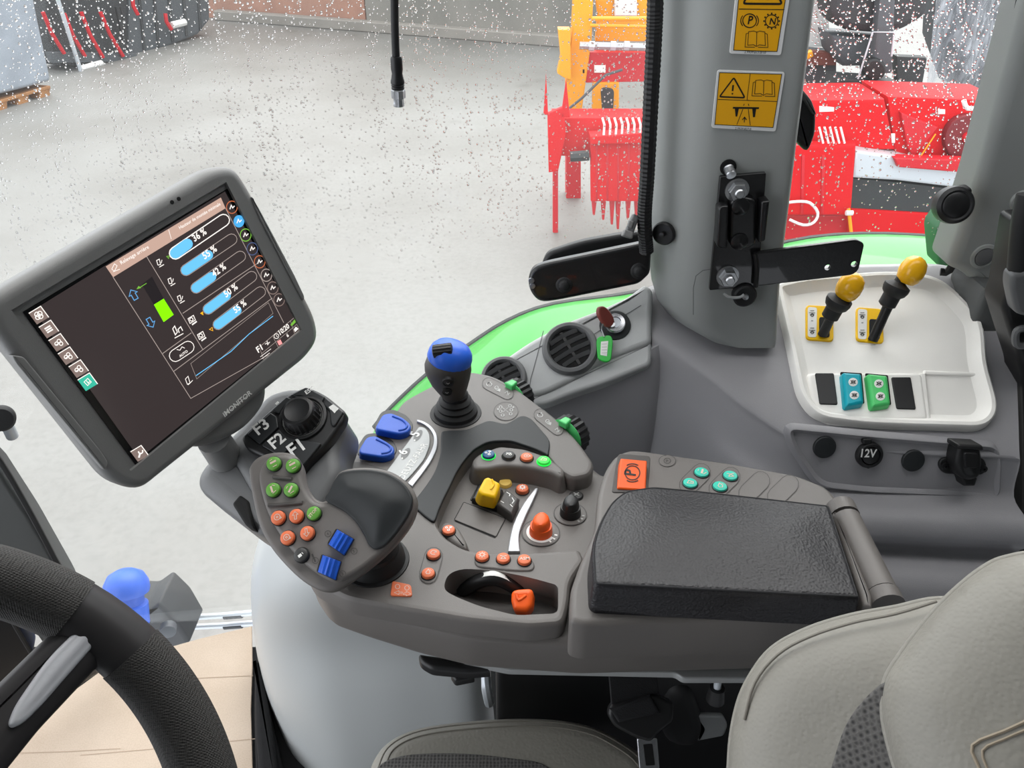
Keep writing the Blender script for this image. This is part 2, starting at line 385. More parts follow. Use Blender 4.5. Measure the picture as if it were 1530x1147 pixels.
# misted window glass: clear pane, faint gloss, condensation haze
def glass(name, lo, hi):
    m, nt, b, out = nodemat(name); nt.nodes.remove(b); t = nt.nodes.new('ShaderNodeTexCoord').outputs['Object']
    tr = nt.nodes.new('ShaderNodeBsdfTransparent'); tr.inputs[0].default_value = (.985, .995, .99, 1)
    gl = nt.nodes.new('ShaderNodeBsdfGlossy'); gl.inputs['Roughness'].default_value = .02
    fr = nt.nodes.new('ShaderNodeFresnel'); fr.inputs[0].default_value = 1.12
    m1 = nt.nodes.new('ShaderNodeMixShader'); nt.links.new(fr.outputs[0], m1.inputs[0]); nt.links.new(tr.outputs[0], m1.inputs[1]); nt.links.new(gl.outputs[0], m1.inputs[2])
    df = nt.nodes.new('ShaderNodeBsdfTranslucent'); df.inputs[0].default_value = (.93, .95, .96, 1)
    r = ramp(nt, [(.3, (lo,)*3), (.7, (hi,)*3)]); nt.links.new(noise(nt, t, 2.2, 5, .6), r.inputs[0])
    m2 = nt.nodes.new('ShaderNodeMixShader'); nt.links.new(r.outputs[0], m2.inputs[0]); nt.links.new(m1.outputs[0], m2.inputs[1]); nt.links.new(df.outputs[0], m2.inputs[2])
    nt.links.new(m2.outputs[0], out.inputs[0]); return m
M['glass'] = glass('misted_glass', .004, .028); M['glass2'] = glass('wet_glass', .002, .01)
m, nt, b, out = nodemat('rain_water'); nt.nodes.remove(b); g = nt.nodes.new('ShaderNodeBsdfGlass'); g.inputs['IOR'].default_value = 1.14; g.inputs['Roughness'].default_value = 0
nt.links.new(g.outputs[0], out.inputs[0]); M['water'] = m
m, nt, b, out = nodemat('clear_film'); nt.nodes.remove(b); tr = nt.nodes.new('ShaderNodeBsdfTransparent'); gl = nt.nodes.new('ShaderNodeBsdfPrincipled'); gl.inputs['Base Color'].default_value = (.42, .44, .48, 1); gl.inputs['Roughness'].default_value = .2
x = nt.nodes.new('ShaderNodeMixShader'); t = nt.nodes.new('ShaderNodeTexCoord').outputs['Object']
wv = nt.nodes.new('ShaderNodeTexNoise'); wv.inputs['Scale'].default_value = 5; wv.inputs['Detail'].default_value = 5; wv.inputs['Distortion'].default_value = 2.5
mp = nt.nodes.new('ShaderNodeMapping'); mp.inputs['Scale'].default_value = (1.6, 1, .5); nt.links.new(t, mp.inputs[0]); nt.links.new(mp.outputs[0], wv.inputs['Vector'])
r = ramp(nt, [(.38, (.25,)*3), (.62, (.7,)*3)]); nt.links.new(wv.outputs[0], r.inputs[0]); nt.links.new(r.outputs[0], x.inputs[0]); nt.links.new(tr.outputs[0], x.inputs[1]); nt.links.new(gl.outputs[0], x.inputs[2]); nt.links.new(x.outputs[0], out.inputs[0]); M['clearfilm'] = m
def em(name, rgb, s=.8): return mat(name, rgb, .3, emit=s, spec=.3)
def emis(name, rgb, s):
    m, nt, b, out = nodemat(name); b.inputs['Base Color'].default_value = (.004, .004, .004, 1); b.inputs['Roughness'].default_value = .15; b.inputs['Emission Color'].default_value = lin(rgb)+(1,); b.inputs['Emission Strength'].default_value = s; return m
M['scr'] = emis('screen_backlight', (58, 50, 50), .75); M['bezel'] = mat('screen_glass_border', (8, 8, 9), .12)
for k, c in dict(s_tan=(182, 152, 138), s_white=(235, 228, 222), s_grey=(150, 138, 132), s_blue=(100, 182, 232), s_green=(130, 250, 0), s_dark=(32, 28, 30), s_outline=(90, 150, 200), s_orange=(176, 96, 62), s_teal=(50, 170, 145), s_lb=(72, 160, 216), s_og=(110, 170, 60), s_db=(70, 84, 120), s_yel=(240, 170, 30), s_pink=(240, 150, 150), s_brown=(120, 104, 98)).items(): M[k] = emis('screen_'+k[2:], c, 1.0)
# ================================================================ SETTING
GZ = -1.55
def G(x, y): return Zp(x, y, GZ)
mb = MB(); mb.aabox((-45, .9, GZ-.2), (45, 40, GZ)); obj('ground', mb, M['ground'], kind='structure', label='pale wet concrete yard outside the cab', flat=True)
# yard wall at the back: plane through two foot points
def footplane(p0, p1):
    a, b = G(*p0), G(*p1); u = (b-a).normalized(); n = Vector((u.y, -u.x, 0)); n = n if n.dot(C-a) > 0 else -n
    return Pl(a, n, u), a, b
wp, wa, wb = footplane((405, 34), (842, 68))
mb = MB(); e = wa.lerp(wb, .36); L = (wb-wa).length
mb.slab(wp, None, -.3, 0, .01, 1, uvpts=[(L*.36, 0), (L*1.6, 0), (L*1.6, 3.2), (L*.36, 3.2)]); obj('wall_yard', mb, M['wall'], kind='structure')
mb = MB(); mb.slab(wp, None, -.32, -.02, .01, 1, uvpts=[(-L*.9, 0), (L*.355, 0), (L*.355, 3.2), (-L*.9, 3.2)]); obj('wall_back', mb, M['pinkwall'], kind='structure')
mb = MB(); mb.slab(wp, None, 0, .22, .02, 1, uvpts=[(-L*.2, 0), (L*1.5, 0), (L*1.5, .2), (-L*.2, .2)]); obj('trim_kerb', mb, M['kerb'], kind='structure')
# cab floor
mb = MB(); mb.aabox((-1.3, -.6, -.05), (1.0, 1.0, 0)); obj('floor', mb, M['carpet'], kind='structure')
# unseen cab roof, added to dim camera-facing sides; gap towards the window admits light
mb = MB(); mb.aabox((-1.3, -.85, 1.80), (1.05, .62, 1.88), .02); mb.aabox((-1.3, 1.02, 1.80), (1.05, 1.2, 1.88), .02)
obj('ceiling', mb, M['pillar'], kind='structure')
mb = MB(); mb.aabox((-1.3, -.93, 0), (1.05, -.85, 1.80), .02); obj('light_block_left', mb, M['trimdark'], kind='structure')  # unseen opaque wall, added to block light from behind the camera
mb = MB(); mb.aabox((1.05, -.93, 0), (1.13, 1.2, 1.80), .02); obj('light_block_rear', mb, M['trimdark'], kind='structure')  # added rear wall, closes the cab so less light comes from behind
# side window panes with rain on them
def pane(name, x0, x1, Y0, Y1, z0, z1, m):
    a, b = Vector((x0, Y0, 0)), Vector((x1, Y1, 0)); u = (b-a).normalized(); n = Vector((u.y, -u.x, 0)); pl = Pl((x0, Y0, 0), n, u); Lw = (b-a).length
    mb = MB(); mb.slab(pl, None, -.005, 0, .0005, 1, uvpts=[(0, z0), (Lw, z0), (Lw, z1), (0, z1)]); obj(name, mb, m, kind='structure', flat=True); return pl, Lw
gp1, gl1 = pane('window_1', -1.25, .26, 1.03, 1.12, 0.0, 1.75, M['glass'])
gp2, gl2 = pane('window_2', .34, .98, 1.125, 1.135, .70, 1.75, M['glass2'])
_dome = []
def droplets(name, pl, cs, label):
    # one dome per drop, merged (nobody could count them)
    k = 7; base = [(math.cos(2*PI*i/k), math.sin(2*PI*i/k), 0) for i in range(k)]+[(.72*math.cos(2*PI*(i+.5)/k), .72*math.sin(2*PI*(i+.5)/k), .42) for i in range(k)]+[(0, 0, .6)]
    base = np.array(base); fc = []
    for i in range(k):
        j = (i+1) % k; fc += [(i, j, k+i), (j, k+j, k+i), (k+i, k+j, 2*k)]
    fc.append(tuple(reversed(range(k))))
    V = []; Fa = []; U = np.array(pl.u); Vv = np.array(pl.v); N = np.array(pl.n); O = np.array(pl.o)
    for q, (u, v, r, el) in enumerate(cs):
        b = base*r; loc = O+U*u+Vv*v-N*.0052
        V.append(loc+np.outer(b[:, 0], U)+np.outer(b[:, 1]*el, Vv)-np.outer(b[:, 2], N)); o = q*(2*k+1)
        Fa += [tuple(o+i for i in f) for f in fc]
    mb = MB(); mb.v = [Vector(p) for p in np.concatenate(V)]; mb.f = [list(f[::-1]) for f in Fa]; mb.mi = [0]*len(Fa)
    obj(name, mb, M['water'], label=label, cat='raindrops', kind='stuff', smooth=180)
def rain(pl, L, z0, z1, nrun, nloose, size):
    cs = []
    for _ in range(nrun):                       # runs of drops left by trickles
        u = rng.uniform(0, L); z = z1; end = rng.uniform(z0, z1-.1); wob = rng.uniform(-.02, .02)
        while z > end:
            cs.append((u+wob*(z1-z)+rng.normal(0, .003), z, size*rng.uniform(.5, 1.25), rng.uniform(.8, 1.4))); z -= rng.exponential(.011)+.002
    for _ in range(nloose):
        z = z0+(z1-z0)*rng.beta(1.5, 1.0); cs.append((rng.uniform(0, L), z, size*rng.uniform(.3, .8), 1.1))
    return [c for c in cs if not (c[1] < .84 and pl is gp1 and c[0] > L-.35)]
droplets('raindrops', gp1, rain(gp1, gl1, .75, 1.32, 230, 12000, .0015), 'rain drops and trickle runs on the big pale front pane')
droplets('raindrops', gp2, rain(gp2, gl2, .83, 1.32, 230, 2600, .0017), 'rain drops on the pane before the red machine')
mb = MB(); mb.aabox((.70, 1.02, 0), (1.05, 1.12, .80), .01); obj('wall_right', mb, M['trimdark'], kind='structure')
# ---------------------------------------------------------------- cab trim
PV = vert(1.0)
rows = [(-60, 986, 1236), (0, 986, 1222), (110, 983, 1208), (210, 979, 1195), (300, 976, 1184), (390, 976, 1172), (440, 981, 1168), (470, 990, 1166), (492, 1006, 1164), (503, 1030, 1162), (507, 1060, 1158)]
loops = []
for y, xl, xr in rows:
    a, b = PV.at(xl, y), PV.at(xr, y); L = []
    n = 26
    for i in range(n+1):
        t = i/n; bul = 0
        if t < .42: bul = 1-((.42-t)/.42)**2.2
        elif t > .9: bul = math.sqrt(max(0, 1-((t-.9)/.1)**2))
        else: bul = 1
        p = a.lerp(b, t); L.append(Vector((p.x, p.y+.05-.075*bul, p.z)))
    L += [Vector((b.x-.005, 1.1, b.z)), Vector((a.x+.005, 1.1, a.z))]
    loops.append(L)
kx = (1.80-loops[0][0].z)/(loops[0][0].z-loops[3][0].z); loops.insert(0, [p+(p-q)*kx for p, q in zip(loops[0], loops[3])])
def pillar_y(x, y):                                  # front face of the pillar cover
    return 1.0+.05-.075
mb = MB(); mb.loft(loops[::-1]); pil = obj('trim_1', mb, M['pillar'], kind='structure', smooth=50)
PS = vert(.9745)
mb = MB(); p = PS.at(991, 349); mb.lathe(Yp(991, 349, 1.005), (-.55, -.83, 0), [(.0165, -.004), (.0165, .001), (.015, .0025), (0, .003)], 20, ky=1.0); mb.lathe(Yp(991, 349, 1.002), (-.55, -.83, 0), [(.004, .003), (.0035, .006), (0, .0065)], 10)
obj('screw_cap', mb, M['black'], pil)
mb = MB(); mb.ribpx(PS, [(1036, 470), (1036, 430), (1040, 412), (1050, 404), (1062, 402)], 1.0, .0006); obj('panel_joint', mb, M['ventring'], pil)
PC = vert(1.06)
mb = MB(); mb.slab(PC, rc([(2060, -1300, 0), (1888, -1300, 0), (1531, 18), (1463, 270), (1417, 400, 12), (1444, 411, 10), (1480, 446, 10), (1500, 440, 12), (1512, 380, 20), (1526, 330, 8), (1760, 330, 0)], 30), -.06, 0, .016, 4)
pc = obj('trim_2', mb, M['pillar'], kind='structure')
mb = MB(); q = PC.at(1470, 383); k = mpp(q); mb.lathe(q, PC.n, [(20*k, 0), (19*k, .002), (15*k, .003), (14*k, .001)], 28); mb.m = 1; mb.lathe(q, PC.n, [(13.5*k, .0), (13*k, .003), (9*k, .0042), (0, .0045)], 28); obj('round_plug', mb, [M['pillar'], M['ventring']], pc)
mb = MB(); q = PC.at(1526, 300); k = mpp(q); mb.lathe(q, PC.n, [(17*k, 0), (16*k, .004), (11*k, .005), (10*k, .001), (0, .001)], 24); mb.m = 1; mb.lathe(q, PC.n, [(9*k, .001), (8*k, .003), (0, .0032)], 20); obj('round_plug', mb, [M['pillar'], M['shadow']], pc)
# weather seal along window 2
mb = MB(); mb.tube([Yp(1534, -40, 1.085), Yp(1466, 255, 1.085), Yp(1425, 392, 1.085), Yp(1405, 406, 1.09)], .006, 8, 4); obj('trim_4', mb, M['blackr'], kind='structure')
# front pillar / lower door frame at the far left
PA = Pl(Yp(60, 850, .9), (.35, -.93, .1))
mb = MB(); mb.slab(PA, rc([(-60, 640, 0), (0, 702, 0), (50, 778), (104, 872, 8), (158, 990, 10), (150, 1006, 6), (112, 1030, 6), (40, 930, 20), (-60, 830, 0)], 12), -.05, 0, .008)
tr3 = obj('trim_3', mb, M['trimdark'], kind='structure')
mb = MB(); mb.slab(PA, rc([(-60, 822, 0), (0, 895), (48, 975), (42, 1010), (0, 1030), (-60, 1040, 0)], 6), -.04, .003, .004); obj('dark_panel', mb, M['black'], tr3)
mb = MB(); mb.tube([PA.at(-40, 645, .004), PA.at(0, 689, .004), PA.at(48, 771, .004), PA.at(82, 835, .004), PA.at(104, 872, .0)], .0045, 8, 3); mb.tube([PA.at(-40, 845, .006), PA.at(0, 897, .006), PA.at(48, 977, .006)], .004, 8, 3); obj('rubber_seal', mb, M['blackr'], tr3)
mb = MB(); mb.slab(PA, rc([(150, 960), (162, 985), (152, 1000), (118, 1026), (108, 1020)], 6), -.05, .012, .004); obj('sill_block', mb, M['taupe_dark'], tr3)
# ================================================================ OUTSIDE THE CAB
def vs(name, pl, px, th, m, par=None, r=.01, h=0, round_=0, **k):
    mb = MB(); mb.slab(pl, rc(px, round_) if round_ else px, h-th, h, r, 2); return obj(name, mb, m, par, **k)
def vt(name, pl, px, rpx, m, par=None, h=0, smooth=0, seg=8, **k):
    P = [pl.at(x, y, h) for x, y in px]; mb = MB(); mb.tube(P, rpx*mpp(P[0]), seg, smooth); return obj(name, mb, m, par, **k)
# own rear fender
fr_o = [(560, 640, 1.38), (585, 611, 1.40), (640, 560, 1.42), (700, 518, 1.44), (760, 480, 1.46), (830, 455, 1.48), (960, 436, 1.5), (1070, 398, 1.5), (1180, 362, 1.5), (1290, 350, 1.5), (1420, 356, 1.5), (1500, 372, 1.5)]
go = [Yp(*p) for p in fr_o]
rowA = [Vector((p.x, p.y+.015, p.z-.05)) for p in go]; rowB = [Vector((p.x, p.y, p.z)) for p in go]; rowC = [Vector((p.x, p.y-.17, p.z+.012)) for p in go]; rowD = [Vector((p.x, 1.155, p.z-.03)) for p in go]
ft = thing('rear_fender', 'bright green rear fender just outside the glass', 'fender', go[5])
mb = MB(); mb.patch([rowA, rowB, rowC, rowD], 4, (0, 0, -.012)); obj('fender_skin', mb, M['fender'], ft, smooth=60)
mb = MB(); mb.tube([p+Vector((0, .012, -.012)) for p in go], .012, 8, 3); obj('rubber_lip', mb, M['blackr'], ft)
mb = MB(); pgx = vert(1.2); mb.slab(pgx, rc([(1400, 345), (1416, 322), (1440, 318), (1452, 340), (1428, 395), (1405, 404)], 8), -.05, 0, .01); obj('dark_mudflap', mb, mat('dark_green_paint', (40, 96, 58), .5), ft)
# blue mushroom valve on the step outside the glass
bt = thing('filler_cap', 'blue mushroom cap on a black bracket outside the lower glass', 'cap', Yp(195, 915, 1.22))
q = Yp(192, 914, 1.16); k = mpp(q)
mb = MB(); mb.lathe(q, (0, .42, .9), [(28*k, -.03), (28*k, .018), (23*k, .022), (23*k, .045), (31*k, .047), (32*k, .055), (31*k, .070), (25*k, .088), (14*k, .098), (0, .101)], 28); obj('cap_body', mb, M['blue'], bt)
mb = MB(); mb.slab(vert(1.20), rc([(168, 915), (215, 917), (236, 902), (262, 926), (284, 962), (240, 976), (205, 975), (176, 935)], 5), -.1, 0, .01); obj('bracket', mb, M['dark'], bt)
mb = MB(); mb.lathe(Yp(252, 935, 1.19), (.3, -1, .1), [(12*k, 0), (12*k, .02), (7*k, .022), (0, .022)], 18); obj('bracket_bolt', mb, M['darkg'], bt)
pt = thing('hydraulic_pipes', 'twin grey pipes running along behind the cardboard edge', 'pipes', Yp(330, 920, 1.3))
for y0, y1 in ((924, 914), (938, 930)):
    mb = MB(); mb.tube([Yp(255, y0, 1.3), Yp(335, (y0+y1)/2, 1.3), Yp(420, y1-3, 1.3)], .0075, 10); o = obj('pipe', mb, M['steel'], pt)
    mb = MB(); mb.tube([Yp(335, (y0+y1)/2+1, 1.3), Yp(362, (y0+y1)/2-1, 1.3)], .0092, 10); obj('pipe_clamp', mb, M['dark'], o)
# far left: wrapped pallet, black implement, blue container
fp, a, b = footplane((0, 165), (76, 142))
wt = thing('wrapped_pallet_load', 'tall load in pale blue stretch film standing on a pallet', 'pallet load', G(30, 155))
mb = MB(); mb.slab(fp, rc([(-120, -60, 0), (40, -60, 0), (58, 30), (77, 118, 8), (74, 122, 4), (30, 134), (-120, 170, 0)], 10), -1.0, 0, .05, 3); obj('film_wrap', mb, M['film'], wt)
tp = thing('pallet', 'orange brown wooden pallet under the film wrapped load', 'pallet', G(30, 160))
mb = MB(); mb.slab(fp, [(-60, 168), (75, 128), (76, 132), (-60, 173)], -.9, .01, .004, 1); obj('deck_board', mb, M['wood'], tp)
for x, y in ((4, 157), (36, 146), (68, 136)):
    mb = MB(); mb.slab(fp, [(x-9, y-4), (x+7, y-8), (x+7, y+8), (x-8, y+12)], -.2, 0, .005, 1); obj('pallet_block', mb, M['wood'], tp)
fp, a, b = footplane((85, 112), (320, 55))
bt2 = thing('black_tine_implement', 'black farm implement with red straps far back in the yard', 'implement', G(190, 85))
vs('frame_body', fp, [(62, -60), (190, -60), (190, 92), (150, 98), (92, 98), (72, 60)], .7, M['dark'], bt2, h=-.1, r=.03)
vs('side_body', fp, [(192, -60), (312, -60), (314, 30), (296, 52), (240, 74), (192, 92)], .9, M['darkg'], bt2, h=-.18, r=.05)
vs('lower_beam', fp, [(75, 78), (205, 80), (205, 92), (80, 94)], .12, M['darkg'], bt2, h=.02)
for x0, y0, x1, y1 in ((64, 18, 96, 80), (96, 20, 127, 84), (121, 18, 154, 86), (150, 18, 184, 84), (198, -4, 206, 22), (247, 20, 256, 44)):
    vt('red_strap', fp, [(x0, y0), ((x0+x1)/2-3, (y0+y1)/2), (x1, y1)], 3.0, M['redd'], bt2, h=.06)
vt('stand_pole', fp, [(80, -20), (98, 35), (124, 116)], 3.2, M['steel'], bt2, h=.12)
vt('roller_tube', fp, [(120, 103), (152, 94)], 4.5, M['pipe'], bt2, h=.05); vt('hydraulic_arm', fp, [(176, 10), (186, 60)], 5, M['black'], bt2, h=.05)
vt('roller_tube', fp, [(256, 38), (276, 33)], 5, M['pipe'], bt2, h=.05)
for i in range(5): vt('side_rib', fp, [(206+i*22, -30), (216+i*21, 78-i*8)], 2.2, M['dark'], bt2, h=-.16)
fp, a, b = footplane((318, 22), (402, 22))
ct = thing('blue_container', 'blue corrugated container at the back of the yard', 'container', G(360, 22))
vs('container_wall', fp, [(300, -70), (403, -70), (402, 17), (300, 17)], .9, M['contblue'], ct)
for i in range(11): vs('wall_rib', fp, [(322+i*7.4, -70), (326+i*7.4, -70), (326+i*7.4, 16), (322+i*7.4, 16)], .03, M['contblue'], ct, h=.03, r=.008)
vs('bottom_rail', fp, [(300, 17), (402, 17), (402, 22), (300, 22)], .2, M['dark'], ct, h=.02)
# red and yellow machine seen through the front pane
P6 = vert(6.6); P7 = vert(7.6)
ym = thing('yellow_loader_frame', 'yellow steel machine frame rising behind the red implement', 'machine frame', Yp(880, 180, 7.0))
vs('frame_post', P7, [(860, -40), (888, -40), (884, 60), (868, 176), (848, 176), (846, 120), (856, 40)], .25, M['yel'], ym)
vs('frame_post', P7, [(834, 44), (852, 44), (854, 120), (842, 116), (833, 110), (838, 85)], .15, M['yel'], ym, h=.12)
vs('frame_plate', P7, [(884, -40), (980, -40), (980, 62), (890, 62), (893, 20)], .1, M['yel'], ym, h=-.25)
vt('cross_tube', P7, [(884, 28), (970, 28)], 3.2, M['yel'], ym, h=.1); vt('cross_tube', P7, [(882, 38), (970, 40)], 2.5, M['yel'], ym, h=.1)
vt('pivot_tube', P7, [(866, 68), (975, 71)], 5.5, M['silver'], ym, h=.15)
for x in (880, 912, 932): vt('pivot_collar', P7, [(x, 68.5), (x+8, 69)], 7, M['steel'], ym, h=.15)
vs('access_panel', P7, [(886, 124), (925, 124), (925, 180), (884, 180)], .06, M['yel'], ym, h=.02)
vs('panel_opening', P7, [(897, 130), (918, 132), (916, 172), (900, 170)], .02, M['dark'], ym, h=.03, round_=8)
vs('pale_window', P7, [(918, -30), (952, -30), (952, 24), (918, 24)], .03, M['pipe'], ym, h=-.2)
vs('red_housing', P7, [(868, 78), (975, 78), (975, 122), (870, 124)], .2, M['redd'], ym, h=-.03)
vs('sign_plate', P7, [(888, 98), (905, 98), (905, 109), (888, 109)], .02, M['white'], ym, h=.0); vs('sign_plate', P7, [(869, 102), (875, 102), (875, 111), (869, 111)], .02, M['white'], ym, h=0)
vt('gas_strut', P7, [(838, 172), (870, 146), (905, 112), (930, 104)], 2.0, M['darkg'], ym, h=.2)
vs('base_post', P7, [(846, 176), (868, 176), (868, 322), (846, 322)], .2, M['redd'], ym, h=-.1)
rm = thing('red_tine_implement', 'red implement with hanging rubber flaps left of the grey pillar', 'implement', Yp(900, 330, 6.6))
vs('main_box', P6, [(826, 176), (970, 176), (970, 232), (880, 236), (824, 232)], .3, M['red'], rm, h=-.1)
vs('end_plate', P6, [(818, 170), (842, 160), (846, 200), (834, 256), (820, 258)], .05, M['red'], rm)
vs('front_panel', P6, [(882, 212), (975, 206), (975, 301), (883, 301)], .05, M['red'], rm, h=.06)
vs('front_lip', P6, [(882, 204), (975, 198), (975, 214), (882, 216)], .16, M['red'], rm, h=.12)
for i in range(5): vs('panel_rib', P6, [(890+i*16, 216), (893+i*16, 216), (893+i*16, 300), (890+i*16, 300)], .02, M['redd'], rm, h=.068)
for i, x in enumerate((884, 898, 911, 920, 935, 948, 960)): vs('hanging_tine', P6, [(x, 300), (x+8, 300), (x+5, 322+(i*7) % 22), (x+2, 322+(i*7) % 22)], .05, M['redd'], rm, h=0)
vs('spike', P6, [(812, 172), (816, 110), (819, 172)], .03, M['red'], rm); vs('spike', P6, [(838, 176), (846, 118), (852, 176)], .03, M['red'], rm)
vt('drive_shaft', P6, [(852, 234), (880, 232)], 8, M['dark'], rm, h=.05)
for i in range(7): vt('white_hose', P6, [(900+i*9, 176), (903+i*9, 186), (902+i*9, 204)], 1.8, M['pipe'], rm, h=.1)
vs('stand_leg', P6, [(826, 232), (834, 232), (834, 384), (826, 384)], .06, M['redd'], rm, h=-.2); vs('stand_leg', P6, [(960, 300), (970, 300), (970, 384), (960, 384)], .06, M['redd'], rm, h=-.2)
# red seed drill through the rear side window
P5 = vert(5.6)
sd = thing('red_seed_drill', 'red seed drill with silver beam seen through the right hand pane', 'seed drill', Yp(1310, 380, 5.6))
vs('hopper_panel', P5, [(1140, 150), (1322, 148), (1338, 224), (1140, 226)], .5, M['red'], sd, h=-.1, r=.02)
vs('hopper_panel', P5, [(1326, 144), (1500, 150), (1500, 250), (1338, 240)], .5, M['red'], sd, h=-.14, r=.02)
vs('hopper_mouth', P5, [(1346, 168), (1402, 190), (1364, 236), (1356, 220)], .05, M['redd'], sd, h=-.1)
vs('wheel_disc', P5, circ(38, (1450, 210), 24), .06, mat('dark_red_disc', (110, 22, 30), .5), sd, h=-.08); vs('disc_hub', P5, circ(9, (1449, 208), 14), .04, M['redd'], sd, h=-.05)
vs('front_panel', P5, [(1140, 218), (1280, 216), (1272, 322), (1140, 322)], .1, M['red'], sd, h=.05, r=.02)
for x in (1198, 1228): vs('panel_rib', P5, [(x, 232), (x+5, 232), (x+3, 320), (x-2, 320)], .02, M['redd'], sd, h=.06)
vs('silver_beam', P5, [(1278, 224), (1342, 234), (1462, 262), (1458, 284), (1340, 270), (1274, 266)], .2, M['steel'], sd, h=.02, r=.02)
vs('lower_rail', P5, [(1336, 236), (1470, 240), (1462, 260), (1342, 250)], .1, M['redd'], sd, h=.06)
vs('black_bar', P5, [(1272, 266), (1340, 272), (1458, 286), (1440, 322), (1268, 312)], .2, M['dark'], sd, h=-.04)
vs('red_skirt', P5, [(1272, 312), (1440, 322), (1470, 330), (1470, 386), (1268, 386)], .15, M['red'], sd, h=-.02)
vs('base_frame', P5, [(1140, 322), (1280, 322), (1280, 440), (1140, 440)], .3, M['redd'], sd, h=-.1)
vt('hose_loop', P5, [(1168, 304), (1190, 301), (1210, 303), (1222, 318), (1216, 332), (1200, 336), (1180, 328)], 2.2, M['pipe'], sd, h=.12, smooth=3)
vt('yellow_rod', P5, [(1268, 312), (1272, 350)], 2.6, M['yel'], sd, h=.1); vt('rod_end', P5, [(1264, 318), (1274, 318)], 4, M['pipe'], sd, h=.11)
vt('thin_rod', P5, [(1374, 236), (1398, 200)], 1.0, M['yel'], sd, h=-.02)
vs('decal', P5, [(1224, 158), (1247, 160), (1247, 167), (1224, 168)], .01, M['white'], sd, h=-.095); vs('decal', P5, [(1402, 163), (1413, 164), (1413, 171), (1402, 171)], .01, M['white'], sd, h=-.13); vs('decal', P5, [(1332, 200), (1338, 200), (1338, 214), (1333, 214)], .01, M['white'], sd, h=-.09)
vt('lamp_bracket', P5, [(1440, 150), (1446, 162), (1468, 160)], 3.5, M['pipe'], sd, h=.05, smooth=3)
for i in range(5): vt('seed_tube', P5, [(1224+i*8, 190), (1230+i*8, 214)], 1.6, M['pipe'], sd, h=.03)
P9 = vert(6.7)
ms = thing('machine_seat', 'dark machine seat on a grey post above the red drill', 'seat', Yp(1310, 150, 6.7))
vs('seat_back', P9, [(1236, -60), (1400, -60), (1386, 24), (1350, 46), (1310, 50), (1262, 46), (1240, 26)], .3, M['dark'], ms, r=.06, round_=12)
vs('seat_base', P9, [(1240, 50), (1330, 56), (1330, 100), (1262, 100), (1246, 80)], .3, M['darkg'], ms, h=-.1, r=.05)
vs('post', P9, [(1318, -40), (1340, -40), (1334, 110), (1304, 110)], .1, M['darkg'], ms, h=.12, r=.02)
vt('wire_frame', P9, [(1282, 118), (1304, 48), (1336, 48), (1332, 84)], 1.4, M['steel'], ms, h=.2)
vs('joint_cover', P9, circ(17, (1308, 104), 18), .1, M['black'], ms, h=.16, r=.02)
vs('slide_plate', P9, [(1248, 116), (1340, 122), (1350, 142), (1242, 140)], .25, M['dark'], ms, h=.1, r=.02)
vs('rear_panel', P9, [(1170, 70), (1250, 76), (1250, 152), (1165, 152)], .1, M['darkg'], ms, h=-.4); vs('rear_panel', P9, [(1340, 84), (1386, 86), (1372, 160), (1340, 160)], .1, M['dark'], ms, h=-.4)
vs('brown_bar', P9, [(1205, 76), (1250, 80), (1250, 98), (1204, 98)], .1, mat('brown_bar_paint', (116, 64, 54), .6), ms, h=-.3)
vs('amber_lamp', P9, [(1203, 80), (1214, 76), (1216, 84), (1206, 90)], .06, M['yel'], ms, h=-.2)
vs('side_panel', P9, [(1216, -60), (1236, -60), (1240, 70), (1196, 70)], .05, M['pipe'], ms, h=-.5)
vs('lower_stand', P9, [(1230, 140), (1400, 140), (1400, 420), (1230, 420)], .4, M['dark'], ms, h=-.5)
P8 = vert(7.9)
wr = thing('wrapped_tank', 'clear crinkled plastic sheet over a machine beside the seat post', 'plastic sheet', Yp(1440, 120, 6.2))
vs('tank', P8, [(1412, -60), (1520, -60), (1500, 60), (1478, 130), (1430, 130), (1405, 60)], .4, M['darkg'], wr, h=-.25, r=.1); 
vs('tank_stand', P8, [(1430, 120), (1480, 120), (1470, 380), (1440, 380)], .1, M['dark'], wr, h=-.5)
g = []
for j in range(9):
    r = []
    for i in range(10):
        x = 1404+i*13+j*(-2.5)+(6 if j == 8 else 0)*math.sin(i); y = -50+j*23+rng.uniform(-4, 4); r.append(P8.at(x, y, -.1+.12*math.sin(i*1.3+j*.4)+rng.uniform(-.04, .04)))
    g.append(r)
mb = MB(); mb.patch(g, 4); obj('film_sheet', mb, M['clearfilm'], wr, smooth=180)
# ================================================================ FIXED CONSOLES OF THE CAB
TN = Vector((0, -.427, .904)); T = Pl((.45, .99, .7186), TN)
sc = thing('side_console', 'grey moulded side console with pale lever tray below the rear window', 'console', T.at(1340, 720))
def col(xs, ys, d=-.003): return [T.at(x, y, d) for x, y in zip(xs, ys)]
R0 = col([955, 1000, 1060, 1120, 1180, 1240, 1340, 1415, 1452, 1500, 1513], [440, 425, 418, 410, 403, 400, 398, 398, 412, 462, 476])
R1 = col([968, 1006, 1060, 1120, 1185, 1240, 1340, 1420, 1475, 1512, 1519], [480, 492, 510, 530, 545, 550, 552, 552, 552, 555, 556])
R2 = col([974, 1010, 1060, 1122, 1190, 1240, 1340, 1420, 1480, 1516, 1523], [503, 522, 556, 604, 646, 656, 662, 666, 668, 670, 672])
def drop(row, offs): return [p+Vector(o) for p, o in zip(row, offs)]
lf, rt = 3, 8
def mixo(a, b): return [Vector(a).lerp(Vector(b), min(1, max(0, (i-2)/2.5))) for i in range(11)]
R3 = drop(R2, mixo((0, -.010, -.02), (0, -.012, -.016)))
R4 = drop(R2, mixo((0, -.018, -.07), (0, -.028, -.062)))
